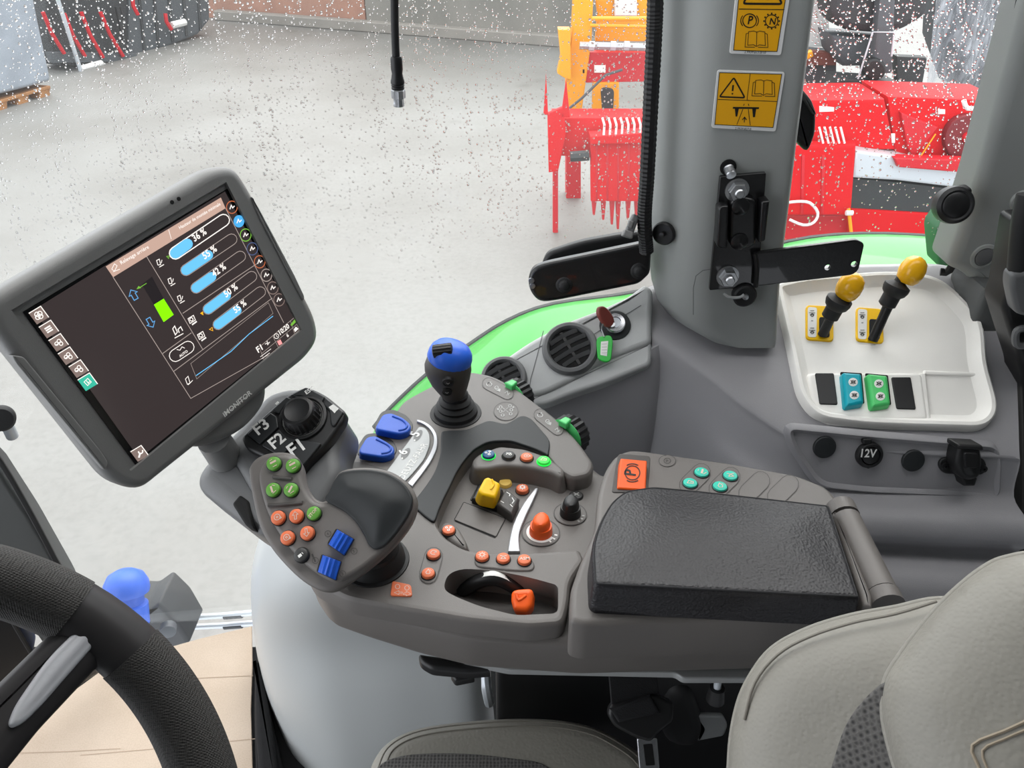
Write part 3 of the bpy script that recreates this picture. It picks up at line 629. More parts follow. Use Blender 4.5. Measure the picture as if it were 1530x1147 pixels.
R5 = drop(R2, mixo((0, -.024, -.11), (0, -.074, -.071)))
R6 = drop(R2, mixo((0, -.03, -.16), (0, -.090, -.096)))
R6b = drop(R2, mixo((0, -.035, -.20), (0, -.080, -.128)))
R7 = drop(R2, mixo((0, -.05, -.32), (0, -.150, -.17)))
R8 = drop(R2, mixo((0, -.06, -.6), (0, -.19, -.5)))
mb = MB(); mb.patch([R0, R1, R2, R3, R4, R5, R6, R6b, R7, R8], 5, (0, .03, -.01)); obj('console_body', mb, M['console'], sc, smooth=60)
lp = []
for i, (dy, dz) in enumerate(((0, 0), (-.012, -.03), (-.022, -.09), (-.03, -.18), (-.04, -.45))):
    lp.append([Yp(x, y, Y)+Vector((0, dy, dz)) for x, y, Y in ((770, 592, .965), (800, 597, .965), (860, 578, .975), (920, 552, .985), (985, 515, 1.0), (1010, 505, 1.03))])
mb = MB(); mb.patch(lp, 5, (0, .02, 0)); obj('lower_panel', mb, M['console'], sc, smooth=60)
# tray insert
to = rc([(1160, 424, 10), (1200, 414, 20), (1330, 404, 30), (1398, 410, 30), (1436, 440, 24), (1466, 474, 16), (1472, 500, 12), (1474, 540, 20), (1494, 612, 26), (1474, 637, 22), (1300, 632, 30), (1222, 622, 26), (1196, 590, 20), (1182, 520, 30)], 14, 5)
ti = []
cx = sum(p[0] for p in to)/len(to); cy = sum(p[1] for p in to)/len(to)
_uv = [T.uv(x, y, .008) for x, y in to]
mb = MB(); mb.slab(T, to, -.004, .0015, .001, 1); tr = obj('storage_tray', mb, M['tray'], sc)
P = [T.uv(x, y, .012) for x, y in to]
if area(P) < 0: P = P[::-1]
A = P; B = inset(P, .009); Bf = inset(P, .024)
mb = MB(); e = .002
mb.loft([[T.w(u, v, h) for u, v in Q] for Q, h in ((inset(A, -.002), -.004), (A, .010), (inset(A, e), .012), (inset(B, -e), .012), (B, .010), (inset(P, .016), .004), (Bf, .001))], False, False); obj('tray_rim', mb, M['tray'], tr)
mb = MB(); mb.slab(T, rc([(1205, 556, 10), (1378, 556, 8), (1388, 626, 6), (1310, 630), (1232, 624, 16), (1212, 600, 10)], 8), -.002, .0075, .005, draft=.006); obj('switch_block', mb, M['tray'], tr)
mb = MB(); mb.slab(T, rc([(1374, 556), (1384, 556), (1392, 630), (1380, 632)], 2), 0, .006, .003); mb.slab(T, rc([(1380, 552), (1470, 556), (1472, 562), (1380, 560)], 3), 0, .004, .003, draft=.004); obj('tray_divider', mb, M['tray'], tr)
# hand levers
for sl, base, mid, knob, lb in (
    ([(1204, 455), (1245, 457), (1246, 510), (1204, 507)], (1229, 500), (1252, 452), (1270, 428), 'short'),
    ([(1279, 458), (1319, 461), (1321, 513), (1279, 509)], (1304, 508), (1338, 432), (1363, 404), 'tall')):
    lv = obj('lever_gate', MB().slab(T, rc(sl, 7), 0, .004, .0015), M['yellow'], sc)
    x0, y0 = sl[0]
    mb = MB(); mb.slab(T, rc([(x0+3, y0+3), (x0+17, y0+4), (x0+16, y0+49), (x0+3, y0+48)], 4), .003, .0045, .0004, 1)
    pt_ = obj('gate_label', mb, M['white'], lv)
    mb = MB()
    for yy in (12, 38):
        mb.ribpx(T, [(x0+5, y0+yy), (x0+14, y0+yy+.3)], 1.1, .0048); mb.ribpx(T, [(x0+6, y0+yy+3), (x0+13, y0+yy+3)], 1.1, .0048); mb.ribpx(T, [(x0+6.5, y0+yy-3), (x0+12.5, y0+yy-3)], 1.1, .0048); mb.ribpx(T, circ(2.0, (x0+9.5, y0+yy+3.5), 10), 1.2, .0048, True)
    mb.ribpx(T, [(x0+8, y0+24), (x0+11, y0+24)], 1.0, .0048)
    mb.m = 1; mb.slab(T, rc([(x0+20, y0+18), (x0+35, y0+19), (x0+36, y0+49), (x0+20, y0+48)], 4), .003, .0046, .0003, 1)
    obj('gate_slot', mb, [M['dprint'], M['shadow']], lv)
    b0 = T.at(*base, .004); dep = (b0-C).dot(FW)
    m0 = D(*mid, dep-.035); k0 = D(*knob, dep-.05); ax = (k0-b0).normalized()
    mb = MB(); mb.tube([b0, b0.lerp(m0, .5), m0], [.0075, .0072, .0085], 12); mb.m = 1
    mb.lathe(m0-ax*.028, ax, [(.0085, 0), (.0125, .003), (.0125, .018), (.0165, .022), (.0185, .028), (.0185, .034), (.013, .037), (.008, .04), (.007, .055)], 24)
    lo = obj('lever_shaft', mb, [M['black'], M['blackr']], lv)
    k = mpp(k0); mb = MB(); R = 19*k
    mb.lathe(k0-ax*R*1.1, ax, [(.006, 0), (R*.62, .001), (R*.86, R*.35), (R*.99, R*.85), (R*.98, R*1.35), (R*.82, R*1.85), (R*.5, R*2.15), (R*.2, R*2.26), (0, R*2.28)], 28); obj('knob', mb, M['yknob'], lv)
# rockers and blanks
for px_, m_, nm in (([(1218, 557), (1246, 557), (1252, 604), (1225, 603)], 'black', 'blank_cover'), ([(1332, 563), (1361, 563), (1369, 611), (1340, 610)], 'black', 'blank_cover')):
    mb = MB(); mb.slab(T, rc(px_, 2.5), .006, .0095, .001); obj(nm, mb, M[m_], sc)
for px_, m_ in (([(1259, 555), (1288, 557), (1292, 602), (1264, 607)], 'teal'), ([(1296, 557), (1327, 560), (1332, 604), (1303, 608)], 'green')):
    mb = MB(); mb.slab(T, rc([(px_[0][0]-3, px_[0][1]), px_[1], px_[2], (px_[3][0]-3, px_[3][1])], 2), .006, .009, .0008); mb.m = 1; mb.slab(T, rc(px_, 4), .006, .019, .005, 3, draft=.001)
    o = obj('rocker_switch', mb, [M['shadow'], M[m_]], sc)
    for f in (.30, .70):
        c_ = tuple(px_[0][i]*(1-f)*.5+px_[1][i]*(1-f)*.5+px_[2][i]*f*.5+px_[3][i]*f*.5 for i in (0, 1))
        mb = MB(); mb.slab(T, circ(7, c_, 20, ry=6.4), .018, .0194, .0004, 1); mb.m = 1
        mb.ribpx(T, [(c_[0]-4, c_[1]-2.5), (c_[0]+4, c_[1]+2.5)], 1.2, .0197); mb.ribpx(T, [(c_[0]-4, c_[1]+2.5), (c_[0]+4, c_[1]-2.5)], 1.2, .0197); mb.ribpx(T, circ(2.6, c_, 10), 1.0, .0197, True)
        obj('symbol', mb, [M['white'], M['dprint']], o)
# socket panel: plane of the front face
q0 = R3[6]; q1 = R4[6]; fn = (q1-q0).normalized()
SP = Pl(q0.lerp(q1, .55)+Vector((0, -.001, 0)), Vector((0, fn.z, -fn.y))*-1)
if SP.n.dot(C-SP.o) < 0: SP = Pl(SP.o, -SP.n)
mb = MB(); oo = rc([(1178, 640, 12), (1300, 652, 20), (1488, 668, 12), (1494, 688, 10), (1492, 742, 12), (1300, 734, 20), (1224, 726, 20), (1186, 668, 12)], 12, 4)
P = [SP.uv(x, y, .004) for x, y in oo]
if area(P) < 0: P = P[::-1]
mb.loft([[SP.w(u, v, h) for u, v in Q] for Q, h in ((inset(P, -.006), -.006), (inset(P, -.002), .004), (P, .0055), (inset(P, .004), .003), (inset(P, .006), .0005))], False, True); obj('socket_panel', mb, M['console'], sc)
def disc(par, name, pl, c, rpx, prof, mats, seg=28, **k):
    q = pl.at(*c); kk = mpp(q)*rpx; mb = MB(); mb.lathe(q, pl.n, [(r*kk, h) for r, h in prof], seg, u=pl.u); return obj(name, mb, mats, par, **k)
for c_ in ((1231, 667), (1363, 687)): disc(sc, 'blank_plug', SP, c_, 17, [(1, 0), (1, .0035), (.93, .0048), (.5, .006), (0, .0064)], M['softpad'])
o = disc(sc, 'power_socket', SP, (1297, 678), 20, [(1, 0), (1, .006), (.9, .009), (.72, .0095), (.68, .0065), (.62, .009), (.3, .0105), (0, .011)], M['black'])
mb = MB(); q = SP.at(1297, 678); mb.slab(SP, rc([(1290, 656), (1303, 656), (1303, 664), (1290, 664)], 2), 0, .008, .002); mb.slab(SP, rc([(1286, 690), (1310, 690), (1298, 702)], 4), 0, .006, .002); obj('cap_tabs', mb, M['black'], o)
mb = MB(); mb.text(SP, '12V', (1286, 682.5), (1309, 683), .0115, 1.15); obj('symbol', mb, M['white'], o)
mb = MB(); mb.slab(SP, rc([(1402, 695), (1408, 684), (1470, 684), (1476, 697), (1470, 710), (1410, 708)], 8), 0, .006, .002)
tsk = obj('trailer_socket', mb, M['black'], sc)
mb = MB(); mb.slab(SP, rc([(1434, 666), (1466, 668), (1470, 690), (1466, 714), (1450, 720), (1434, 714), (1428, 694)], 8), .004, .030, .007, 4, dome=.003); mb.slab(SP, rc([(1436, 712), (1462, 714), (1458, 727), (1440, 727)], 3), .002, .02, .004); mb.slab(SP, rc([(1432, 664), (1470, 666), (1471, 674), (1432, 672)], 3), .004, .032, .004); mb.slab(SP, rc([(1441, 676), (1462, 677), (1461, 700), (1442, 700)], 4), .03, .0335, .002); obj('flap_cover', mb, M['black'], tsk)
for c_ in ((1412, 696), (1469, 700)):
    mb = MB(); q = SP.at(*c_, .006); mb.lathe(q, SP.n, [(.0055, 0), (.005, .0025), (.002, .003), (.0018, .001), (0, .001)], 12); obj('screw', mb, M['gloss'], tsk)
# vent panel
VN = Vector((-.10, -.62, .78)); V = Pl(Yp(853, 521, 1.0), VN)
vp = thing('vent_panel', 'light grey dash panel with round air vents and ignition lock', 'dash panel', V.at(860, 560))
mb = MB(); mb.slab(V, rc([(724, 556, 10), (790, 510, 20), (846, 480, 20), (900, 460, 20), (938, 442, 8), (962, 424, 4), (976, 430), (974, 470), (974, 512, 8), (906, 538, 20), (860, 566, 20), (812, 590, 20), (786, 592, 14), (760, 580, 14)], 10), -.035, 0, .008, 3); obj('panel_body', mb, M['vent'], vp)
mb = MB(); mb.slab(V, rc([(974, 508, 8), (973, 544, 8), (905, 572, 20), (850, 590, 20), (812, 606, 14), (780, 604, 10), (800, 578, 10), (860, 554, 20), (906, 530, 20)], 10), -.03, -.006, .006, 3); obj('panel_skirt', mb, M['vent'], vp)
for px_ in ([(812, 494), (803, 530), (793, 566), (790, 588)], [(886, 500), (958, 456)]): mb = MB(); mb.ribpx(V, px_, 1.3, .0005); obj('panel_joint', mb, M['ventring'], vp)
def vent(c, r, ang):
    q = V.at(*c); k = mpp(q)*r; pl = V.sub(q, ang); mb = MB()
    mb.lathe(q, V.n, [(1.04*k, -.004), (1.02*k, .004), (.95*k, .0085), (.84*k, .009), (.76*k, .005), (.74*k, -.006), (.72*k, -.02)], 40)
    mb.m = 1; mb.lathe(q, V.n, [(.745*k, -.003), (.745*k, .0009), (0, .0009)], 30)
    o = obj('air_vent', mb, [M['ventring'], M['shadow']], vp)
    for i in range(4):
        y = (-.48+.32*i)*k; hw = math.sqrt(max(0, (.74*k)**2-y*y)); mb = MB()
        n = 8; t = .005
        A = [pl.w(-hw+2*hw*j/n, y+.05*k*math.sin(PI*j/n)-.0026, .0022) for j in range(n+1)]; B = [pl.w(-hw+2*hw*j/n, y+.05*k*math.sin(PI*j/n)+.0026, .0075) for j in range(n+1)]
        A2 = [p-V.n*.002 for p in A]; B2 = [p-V.n*.002 for p in B]
        mb.loft([A, B, B2, A2, A], False, False, False); obj('slat', mb, M['ventring'], o)
    mb = MB(); mb.box(pl.w(0, 0, .002), pl.u*.0022, pl.v*k*.7, V.n*.0006); obj('slat_tie', mb, M['black'], o)
vent((852, 521), 41, math.radians(28)); vent((753, 566), 34, math.radians(28))
q = V.at(919, 486); k = mpp(q)
mb = MB(); mb.lathe(q, V.n, [(24*k, -.002), (23*k, .002), (20*k, .003), (0, .003)], 28); mb.m = 1; mb.lathe(q, V.n, [(15.5*k, .003), (15.5*k, .010), (14*k, .013), (9*k, .0135), (8.5*k, .011), (0, .011)], 28); mb.m = 2; mb.lathe(q, V.n, [(8*k, .011), (8*k, .0125), (0, .0125)], 20)
obj('ignition_lock', mb, [M['softpad'], M['chrome'], M['steel']], vp)
kt = thing('ignition_key', 'red brown ignition key in the lock with a green tag', 'key', V.at(919, 486, .0125))
ko = V.at(915, 486, .014); kd = (D(899, 461, (ko-C).dot(FW)-.02)-ko); kn = kd.cross(V.u).normalized()
kp = Pl(ko, FW*-1+Vector((.5, 0, 0)))
mb = MB(); mb.slab(kp, rc([(910, 490), (920, 486), (918, 474), (911, 463), (903, 456), (895, 458), (894, 468), (900, 480)], 5), -.0035, .0035, .003); obj('key_bow', mb, M['keyred'], kt)
mb = MB(); mb.tube([ko-V.n*.004, ko+V.n*.004], .004, 10); obj('key_blade', mb, M['screw'], kt)
tgp = Pl(V.at(903, 520, .010), V.n)
mb = MB(); mb.tube([kp.at(902, 482), tgp.at(899, 492, .004), tgp.at(903, 503, .003)], .0012, 8, 3); obj('key_ring', mb, M['screw'], kt)
mb = MB(); mb.slab(tgp, rc([(893, 503), (912, 500), (916, 507), (913, 538), (905, 541), (893, 536), (891, 510)], 5), -.002, .002, .0012); o = obj('key_tag', mb, M['taggreen'], kt)
mb = MB(); mb.slab(tgp, rc([(898, 510), (909, 509), (907, 532), (897, 530)], 1), .001, .0026, .0003, 1); mb.m = 1
for i in range(4): mb.ribpx(tgp, [(899+.0*i, 514+i*4.4), (907, 513.6+i*4.4)], .7, .0028)
obj('tag_label', mb, [M['white'], M['gprint']], o)
# pale cover of the seat base / inner fender
def row(y, x0, dx, Yv): return [Yp(x0+d, y, Yv+o) for d, o in zip(dx, (.10, .03, .006, 0, 0, 0, .0, .03))]
dx = (-3, 0, 16, 70, 150, 240, 320, 352)
G_ = [[Yp(x, y, Y) for x, Y in r] for y, r in (
    (770, ((398, .98), (404, .88), (420, .83), (470, .80), (540, .79), (630, .79), (720, .80), (760, .86))),
    (840, ((378, .98), (382, .88), (394, .82), (450, .77), (530, .755), (630, .755), (720, .77), (760, .84))),
    (900, ((375, .97), (378, .87), (392, .80), (450, .755), (530, .74), (630, .74), (715, .755), (745, .82))),
    (965, ((382, .96), (386, .86), (400, .80), (460, .765), (540, .757), (630, .757), (708, .765), (732, .82))),
    (1040, ((397, .95), (401, .85), (415, .785), (470, .745), (545, .735), (630, .735), (712, .745), (734, .80))),
    (1110, ((418, .93), (423, .83), (438, .765), (490, .725), (560, .715), (640, .715), (718, .725), (740, .78))),
    (1200, ((440, .90), (447, .80), (462, .745), (510, .705), (580, .695), (650, .695), (725, .705), (745, .76))))]
mb = MB(); mb.patch(G_, 5, (0, .02, 0)); obj('wheel_arch_cover', mb, M['cover'], label='pale grey moulded cover below the armrest console beside the cardboard', cat='cover', smooth=60)
mb = MB(); mb.slab(horiz(.03), [(380, 990), (386, 985), (398, 1040), (416, 1120), (430, 1180), (382, 1180), (379, 1060)], -.03, 0, .008); mb.slab(horiz(.05), rc([(380, 978), (392, 1010), (402, 1060), (416, 1160), (386, 1160), (380, 1080)], 6), -.05, 0, .01)
obj('carpet_strip', mb, M['carpet'], label='black carpet strip between cardboard and pale cover', cat='carpet')
# cardboard on the cab floor
ct_ = thing('cardboard_sheet', 'flat brown cardboard sheet laid on the cab floor', 'cardboard', Zp(240, 1060, 0))
HZ = horiz(.006)
mb = MB(); mb.slab(HZ, [(236, 971), (300, 953), (376, 935), (377, 1000), (375, 1060), (380, 1230), (-220, 1240), (-60, 1130), (30, 1062), (112, 1030), (160, 995)], -.005, 0, .001, 1); obj('board', mb, M['card'], ct_)
mb = MB(); mb.m = 0
for a, b in (((120, 1128), (384, 1103)), ((180, 1016), (378, 1009)), ((20, 1125), (180, 1118))): mb.ribpx(HZ, [a, ((a[0]+b[0])/2, (a[1]+b[1])/2+1), b], 1.2, .0004)
obj('fold_line', mb, mat('cardboard_crease', (170, 150, 132), .9), ct_)
# operator seat
st = thing('operator_seat', 'grey leather operator seat with dark woven panels at bottom right', 'seat', Zp(1000, 1180, .35))
SC = horiz(.505)
cush = cr([(540, 1190), (548, 1135), (572, 1097), (625, 1072), (720, 1060), (810, 1058), (880, 1068), (930, 1090), (975, 1125), (1010, 1190), (1000, 1290), (760, 1320), (560, 1290)], 5)
mb = MB(); mb.slab(SC, cush, -.11, 0, .03, 6); obj('seat_cushion', mb, M['leather'], st, smooth=70)
uvC = inset([SC.uv(x, y, 0) for x, y in cush][::-1] if area([SC.uv(x, y, 0) for x, y in cush]) < 0 else [SC.uv(x, y, 0) for x, y in cush], .013)
for d in (.014, .022):
    Q = [SC.uv(x, y, 0) for x, y in cush]; Q = Q if area(Q) > 0 else Q[::-1]; Q = inset(Q, d); h = -.03+math.sqrt(max(0, .03**2-(.03-d)**2)); mb = MB()
    mb.tube([SC.w(u, v, h+.0002) for u, v in Q]+[SC.w(*Q[0], h+.0002)], .0009, 6); obj('seam', mb, M['stitch'], st)
mb = MB(); mb.slab(SC, cr([(556, 1200), (560, 1150), (600, 1128), (680, 1124), (760, 1131), (820, 1145), (850, 1200), (700, 1280)], 5), -.02, .0025, .002); obj('woven_panel', mb, M['weave'], st)
BP = Pl(D(1230, 1040, .61), (-.55, -.5, .67), (.6, -.6, .4))
mb = MB(); mb.slab(BP, cr([(1092, 1200), (1085, 1130), (1095, 1060), (1115, 1010), (1150, 965), (1205, 935), (1270, 915), (1335, 903), (1400, 890), (1470, 900), (1500, 980), (1480, 1100), (1420, 1220), (1300, 1270), (1170, 1260)], 5), -.05, 0, .002, 2, dome=.034, pw=.055); obj('backrest_bolster', mb, M['leather'], st, smooth=70)
mb = MB(); mb.tube([BP.at(x, y, .0245) for x, y in [(1112, 1075), (1128, 1020), (1162, 978), (1210, 951), (1275, 930), (1338, 917), (1400, 898)]], .0012, 6, 4); obj('seam', mb, M['stitch'], st)
mb = MB(); mb.slab(BP, cr([(1232, 1210), (1248, 1125), (1272, 1068), (1318, 1020), (1360, 1010), (1390, 1060), (1380, 1180), (1300, 1240)], 5), .02, .0365, .002); obj('woven_panel', mb, M['weave'], st)
BP2 = Pl(D(1430, 1000, .54), (-.5, -.45, .74), (.6, -.6, .4))
mb = MB(); mb.slab(BP2, cr([(1560, 822), (1500, 828), (1462, 846), (1420, 880), (1380, 922), (1345, 968), (1318, 1012), (1313, 1060), (1322, 1110), (1340, 1165), (1380, 1240), (1500, 1290), (1640, 1250), (1680, 1000), (1640, 850)], 5), -.07, 0, .002, 2, dome=.034, pw=.055); obj('backrest_cushion', mb, M['leather'], st, smooth=70)
mb = MB(); eh = BP2.up(.0)
def eb(px): return [BP2.at(x, y, .0343) for x, y in px]
mb.tube(eb([(1535, 1076), (1500, 1092), (1453, 1113), (1462, 1146), (1475, 1185)]), .0011, 6, 3); mb.tube(eb([(1535, 1089), (1500, 1104), (1468, 1121), (1478, 1156), (1486, 1185)]), .0009, 6, 3); obj('embossed_line', mb, mat('emboss_line', (146, 134, 116), .6), st)
# dark seat underframe and belt
ub = thing('seat_suspension', 'black seat suspension in the gap under the armrest', 'seat base', Zp(900, 1060, .1))
mb = MB(); mb.aabox((-.02, .57, .02), (.36, .66, .56), .01); obj('suspension_box', mb, M['black'], ub)
mb = MB(); mb.slab(vert(.565), rc([(1035, 1068), (1080, 1070), (1088, 1085), (1082, 1100), (1040, 1108), (1050, 1090)], 4), -.02, 0, .003); obj('pale_plate', mb, M['plate'], ub)
mb = MB(); mb.tube([Yp(731, 1050, .56), Yp(727, 1030, .55), Yp(726, 1012, .56)], .006, 8, 3); obj('grey_hook', mb, M['steel'], ub)
mb = MB(); q = Yp(1030, 1075, .565); mb.slab(vert(.56), cr([(1000, 1040), (1030, 1034), (1046, 1060), (1054, 1095), (1040, 1118), (1000, 1115), (985, 1080)], 4), -.04, 0, .015); obj('belt_reel', mb, M['blackr'], ub)
sb = thing('seat_belt_buckle', 'black seat belt tongue on webbing beside the seat cushion', 'seat belt', D(955, 1100, .86))
BK = Pl(D(958, 1085, .83), (.05, -.75, .66))
mb = MB(); mb.slab(BK, rc([(914, 1052), (976, 1036), (1008, 1050), (1006, 1080), (984, 1096), (974, 1110), (952, 1104), (918, 1086), (908, 1068)], 8), -.006, .006, .004); obj('tongue_cover', mb, M['black'], sb)
mb = MB(); mb.slab(BK, rc([(952, 1103), (982, 1102), (988, 1180), (958, 1180)], 3), -.002, .002, .001); mb.m = 1; mb.slab(BK, rc([(961, 1112), (975, 1111), (979, 1143), (965, 1144)], 2), 0, .0026, .0005); obj('latch_plate', mb, [M['chrome'], M['shadow']], sb)
mb = MB(); mb.slab(BK, [(912, 1060), (972, 1038), (985, 1060), (988, 1066), (925, 1080)], .004, .010, .003); mb.slab(BK, [(915, 1062), (985, 1036), (980, 1000), (910, 1000)], -.004, .003, .001); obj('webbing', mb, M['strap'], sb)
# belt tower and dark strap guide at the right edge
bt3 = thing('belt_tower', 'black belt tower with grey guide loop at the right edge', 'belt tower', Yp(1525, 560, .98))
PB = vert(.92)
mb = MB(); mb.slab(PB, rc([(1600, 330), (1526, 336), (1506, 440), (1498, 462), (1528, 560), (1531, 640), (1531, 800), (1530, 1015), (1610, 1015)], 8), -.05, 0, .008); obj('tower_body', mb, M['black'], bt3)
mb = MB(); mb.slab(PB, rc([(1600, 395), (1512, 410), (1510, 430), (1518, 470), (1600, 490)], 8), 0, .02, .006); obj('tower_cover', mb, M['ventring'], bt3)
mb = MB(); mb.tube([PB.at(1545, 490, .012), PB.at(1522, 492, .012), PB.at(1517, 505, .012), PB.at(1522, 516, .012), PB.at(1545, 514, .012)], .005, 8, 4); obj('guide_loop', mb, M['ventring'], bt3)
mb = MB(); mb.tube([PB.at(1535, 290, .004), PB.at(1526, 335, .008), PB.at(1520, 400, .006)], .012, 10, 3); obj('webbing_roll', mb, M['blackr'], bt3)
# ================================================================ MONITOR
MP = Pl(D(30, 465, .6488), (D(353, 270.3, .8026)-D(30, 465, .6488)).cross(D(208.3, 707, .7515)-D(30, 465, .6488)))
if MP.n.dot(C-MP.o) < 0: MP = Pl(MP.o, -MP.n)
MP = Pl(MP.o, MP.n, D(353, 270.3, .8026)-D(30, 465, .6488))
mo = thing('display_monitor', 'large grey touch display showing blue percentage bars', 'monitor', MP.at(260, 640, -.03))
bz = rc([(-14, 448, 18), (8, 430, 20), (318, 250, 20), (352, 247, 18), (372, 276, 16), (474, 472, 20), (480, 506, 18), (462, 534, 16), (250, 704, 24), (212, 735, 20), (168, 722, 24), (0, 508, 20), (-18, 478, 14)], 14, 5)
mb = MB(); mb.slab(MP, bz, -.022, .004, .010, 5, rb=.006); ho = obj('housing', mb, M['housing'], mo)
cutm = MB(); cutm.slab(MP, [(30, 465), (352.5, 271), (464.5, 494.5), (209, 708)], -.0005, .02, 0, 1); cut(ho, [cutm])
mb = MB(); mb.slab(MP, [(34, 466), (351, 275), (461, 494), (210, 704)], -.004, .0002, .0002, 1); obj('screen_glass', mb, M['bezel'], mo)
mb = MB(); mb.fillpx(MP, [(50, 463), (336, 286), (448, 491), (208, 685)], .0005); sg = obj('screen', mb, M['scr'], mo, flat=True)
Hs = .0008
def s_add(name, m, fn):
    mb = MB(); fn(mb); return obj(name, mb, M[m], sg, flat=True)
s_add('header_bar', 's_tan', lambda b: b.fillpx(MP, [(158, 398), (330, 295), (337, 311), (169, 414)], Hs))
H2 = .0011
def hdr(b):
    b.text(MP, 'Relevage arri\u00e8re', (181.5, 395), (223, 370.5), H2); b.text(MP, 'Hauteur de mont\u00e9e minimale', (269, 342.5), (330, 306), H2)
    b.ribpx(MP, [(252, 343), (256, 357)], .8, H2); b.ribpx(MP, [(167, 402), (171, 394), (175, 397), (171, 405), (167, 402)], .9, H2); b.ribpx(MP, [(169, 406), (179, 402)], .9, H2)
s_add('header_text', 's_white', hdr)
def lines(b):
    for px in ([(169, 414), (285, 595), (401, 530)], [(219, 383), (303, 522)], [(273, 468), (385, 393)], [(243, 528), (286, 497)], [(259, 555), (407, 445)], [(337, 311), (424, 482)]): b.ribpx(MP, px, 1.1, Hs)
    b.ribpx(MP, [(388, 518), (440, 474)], .9, Hs)
    for px in ([(388, 520), (394, 537), (447, 493), (440, 474)], [(391, 528), (444, 484)], [(408, 503), (416, 519)], [(434, 479), (440, 498)]): b.ribpx(MP, px, .7, Hs)
    b.ribpx(MP, [(285, 543), (401, 452), (408, 468), (294, 566)], .6, Hs, True)
s_add('frame_lines', 's_grey', lines)
pills = [((262, 378), (334, 329), (280, 364.5), 9), ((278, 403.5), (346, 357.5), (311, 381), 8.2), ((293, 430), (359, 383), (316, 413.5), 8), ((311, 461.6), (376, 413), (338, 441.5), 7.8), ((326, 484.6), (389, 436), (354, 463.5), 7.8)]
def pill(a, b, r):
    d = math.hypot(b[0]-a[0], b[1]-a[1]); return capsule(((a[0]+b[0])/2, (a[1]+b[1])/2), d, r, math.atan2(b[1]-a[1], b[0]-a[0]))
for i, (a, b_, f, r) in enumerate(pills):
    mb = MB(); mb.ribpx(MP, pill(a, b_, r), 1.0 if i else 1.5, Hs, True); o = obj('bar_outline', mb, M['s_grey' if i else 's_white'], sg, flat=True)
    mb = MB(); mb.fillpx(MP, pill(a, f, r-.8), .0010); obj('bar_fill', mb, M['s_blue'], sg, flat=True)
for t, a, b_ in (('36 %', (291, 361), (309.5, 348.5)), ('55 %', (306, 387.5), (325, 374)), ('42 %', (320, 414), (338.5, 400.5)), ('50 %', (338, 444.5), (356, 430.5)), ('55 %', (352, 468), (369, 454.5))):
    mb = MB(); mb.text(MP, t, a, b_, .0013, 1.1); obj('percentage_text', mb, M['s_white'], sg, flat=True)
s_add('gauge_empty', 's_dark', lambda b: b.fillpx(MP, [(212, 425), (227, 413), (244.6, 446), (230, 455)], Hs))
s_add('gauge_fill', 's_green', lambda b: b.fillpx(MP, [(230, 455), (244.6, 446), (259.5, 470), (244.6, 481)], .0010))
s_add('gauge_marker', 's_og', lambda b: (b.fillpx(MP, [(204, 432), (207, 427), (211, 430)], .001), b.ribpx(MP, [(208, 430), (219, 423)], 1, .001)))
def arrow(b, c, sc_, up):
    a = math.radians(-30); P = [(0, -8), (7, -1), (3.4, -1), (3.4, 8), (-3.4, 8), (-3.4, -1), (-7, -1)]
    if not up: P = [(x, -y) for x, y in P]
    b.ribpx(MP, [(c[0]+(x*math.cos(a)-y*math.sin(a))*sc_, c[1]+(x*math.sin(a)+y*math.cos(a))*sc_) for x, y in P], 1.3, Hs, True)
s_add('arrow', 's_outline', lambda b: arrow(b, (199.5, 440), 1.0, True)); s_add('arrow', 's_outline', lambda b: arrow(b, (225, 482), .95, False))
def auto(b):
    b.ribpx(MP, pill((262, 531), (281, 518.5), 9), 1.1, Hs, True); b.text(MP, 'AUTO', (269, 534), (281, 525.5), H2); b.ribpx(MP, [(264, 522), (269, 523), (272, 518), (276, 520)], 1.0, Hs)
s_add('auto_button', 's_white', auto)
for x, y in ((239, 393), (256, 421), (270, 447)): s_add('function_symbol', 's_white', lambda b: (b.ribpx(MP, [(x-3, y+3), (x-5, y-4), (x-1, y-6), (x+1, y+2), (x-3, y+3)], 1.1, Hs), b.ribpx(MP, [(x-1, y+6), (x+6, y+2)], 1.2, Hs), b.ribpx(MP, [(x+2, y), (x+3, y-5)], 1.0, Hs)))
for x, y in ((286, 476), (300, 500)): s_add('function_symbol', 's_white', lambda b: (b.ribpx(MP, [(x-5, y), (x+3, y-5), (x+6, y+2), (x-2, y+7)], 1.2, Hs, True), b.ribpx(MP, circ(2.5, (x, y+1), 10), 1.2, Hs, True), b.ribpx(MP, [(x+1, y+9), (x+8, y+4)], 2.2, Hs)))
s_add('lock_symbol', 's_white', lambda b: (b.ribpx(MP, [(258, 491), (261, 487), (265, 496), (262, 500), (258, 491)], 1.4, Hs), b.ribpx(MP, [(261, 505), (274, 498)], 1.3, Hs), b.ribpx(MP, [(268, 497), (266, 492), (270, 488), (273, 494)], 1.4, Hs)))
s_add('function_symbol', 's_white', lambda b: (b.ribpx(MP, [(277, 566), (281, 562), (284, 572), (280, 574), (277, 566)], 1.0, Hs), b.ribpx(MP, [(281, 575), (288, 568)], 1, Hs)))
s_add('setting_marker', 's_og', lambda b: b.ribpx(MP, [(249, 383), (252, 386), (253, 382)], .9, Hs, True))
s_add('setting_marker', 's_yel', lambda b: (b.fillpx(MP, [(299, 468), (303, 465), (304, 471)], Hs), b.ribpx(MP, [(313, 492), (317, 489), (318, 494)], .9, Hs, True)))
s_add('trend_line', 's_blue', lambda b: b.ribpx(MP, [(293, 561), (322, 541), (345, 525), (372, 499), (408, 472)], 1.2, .001))
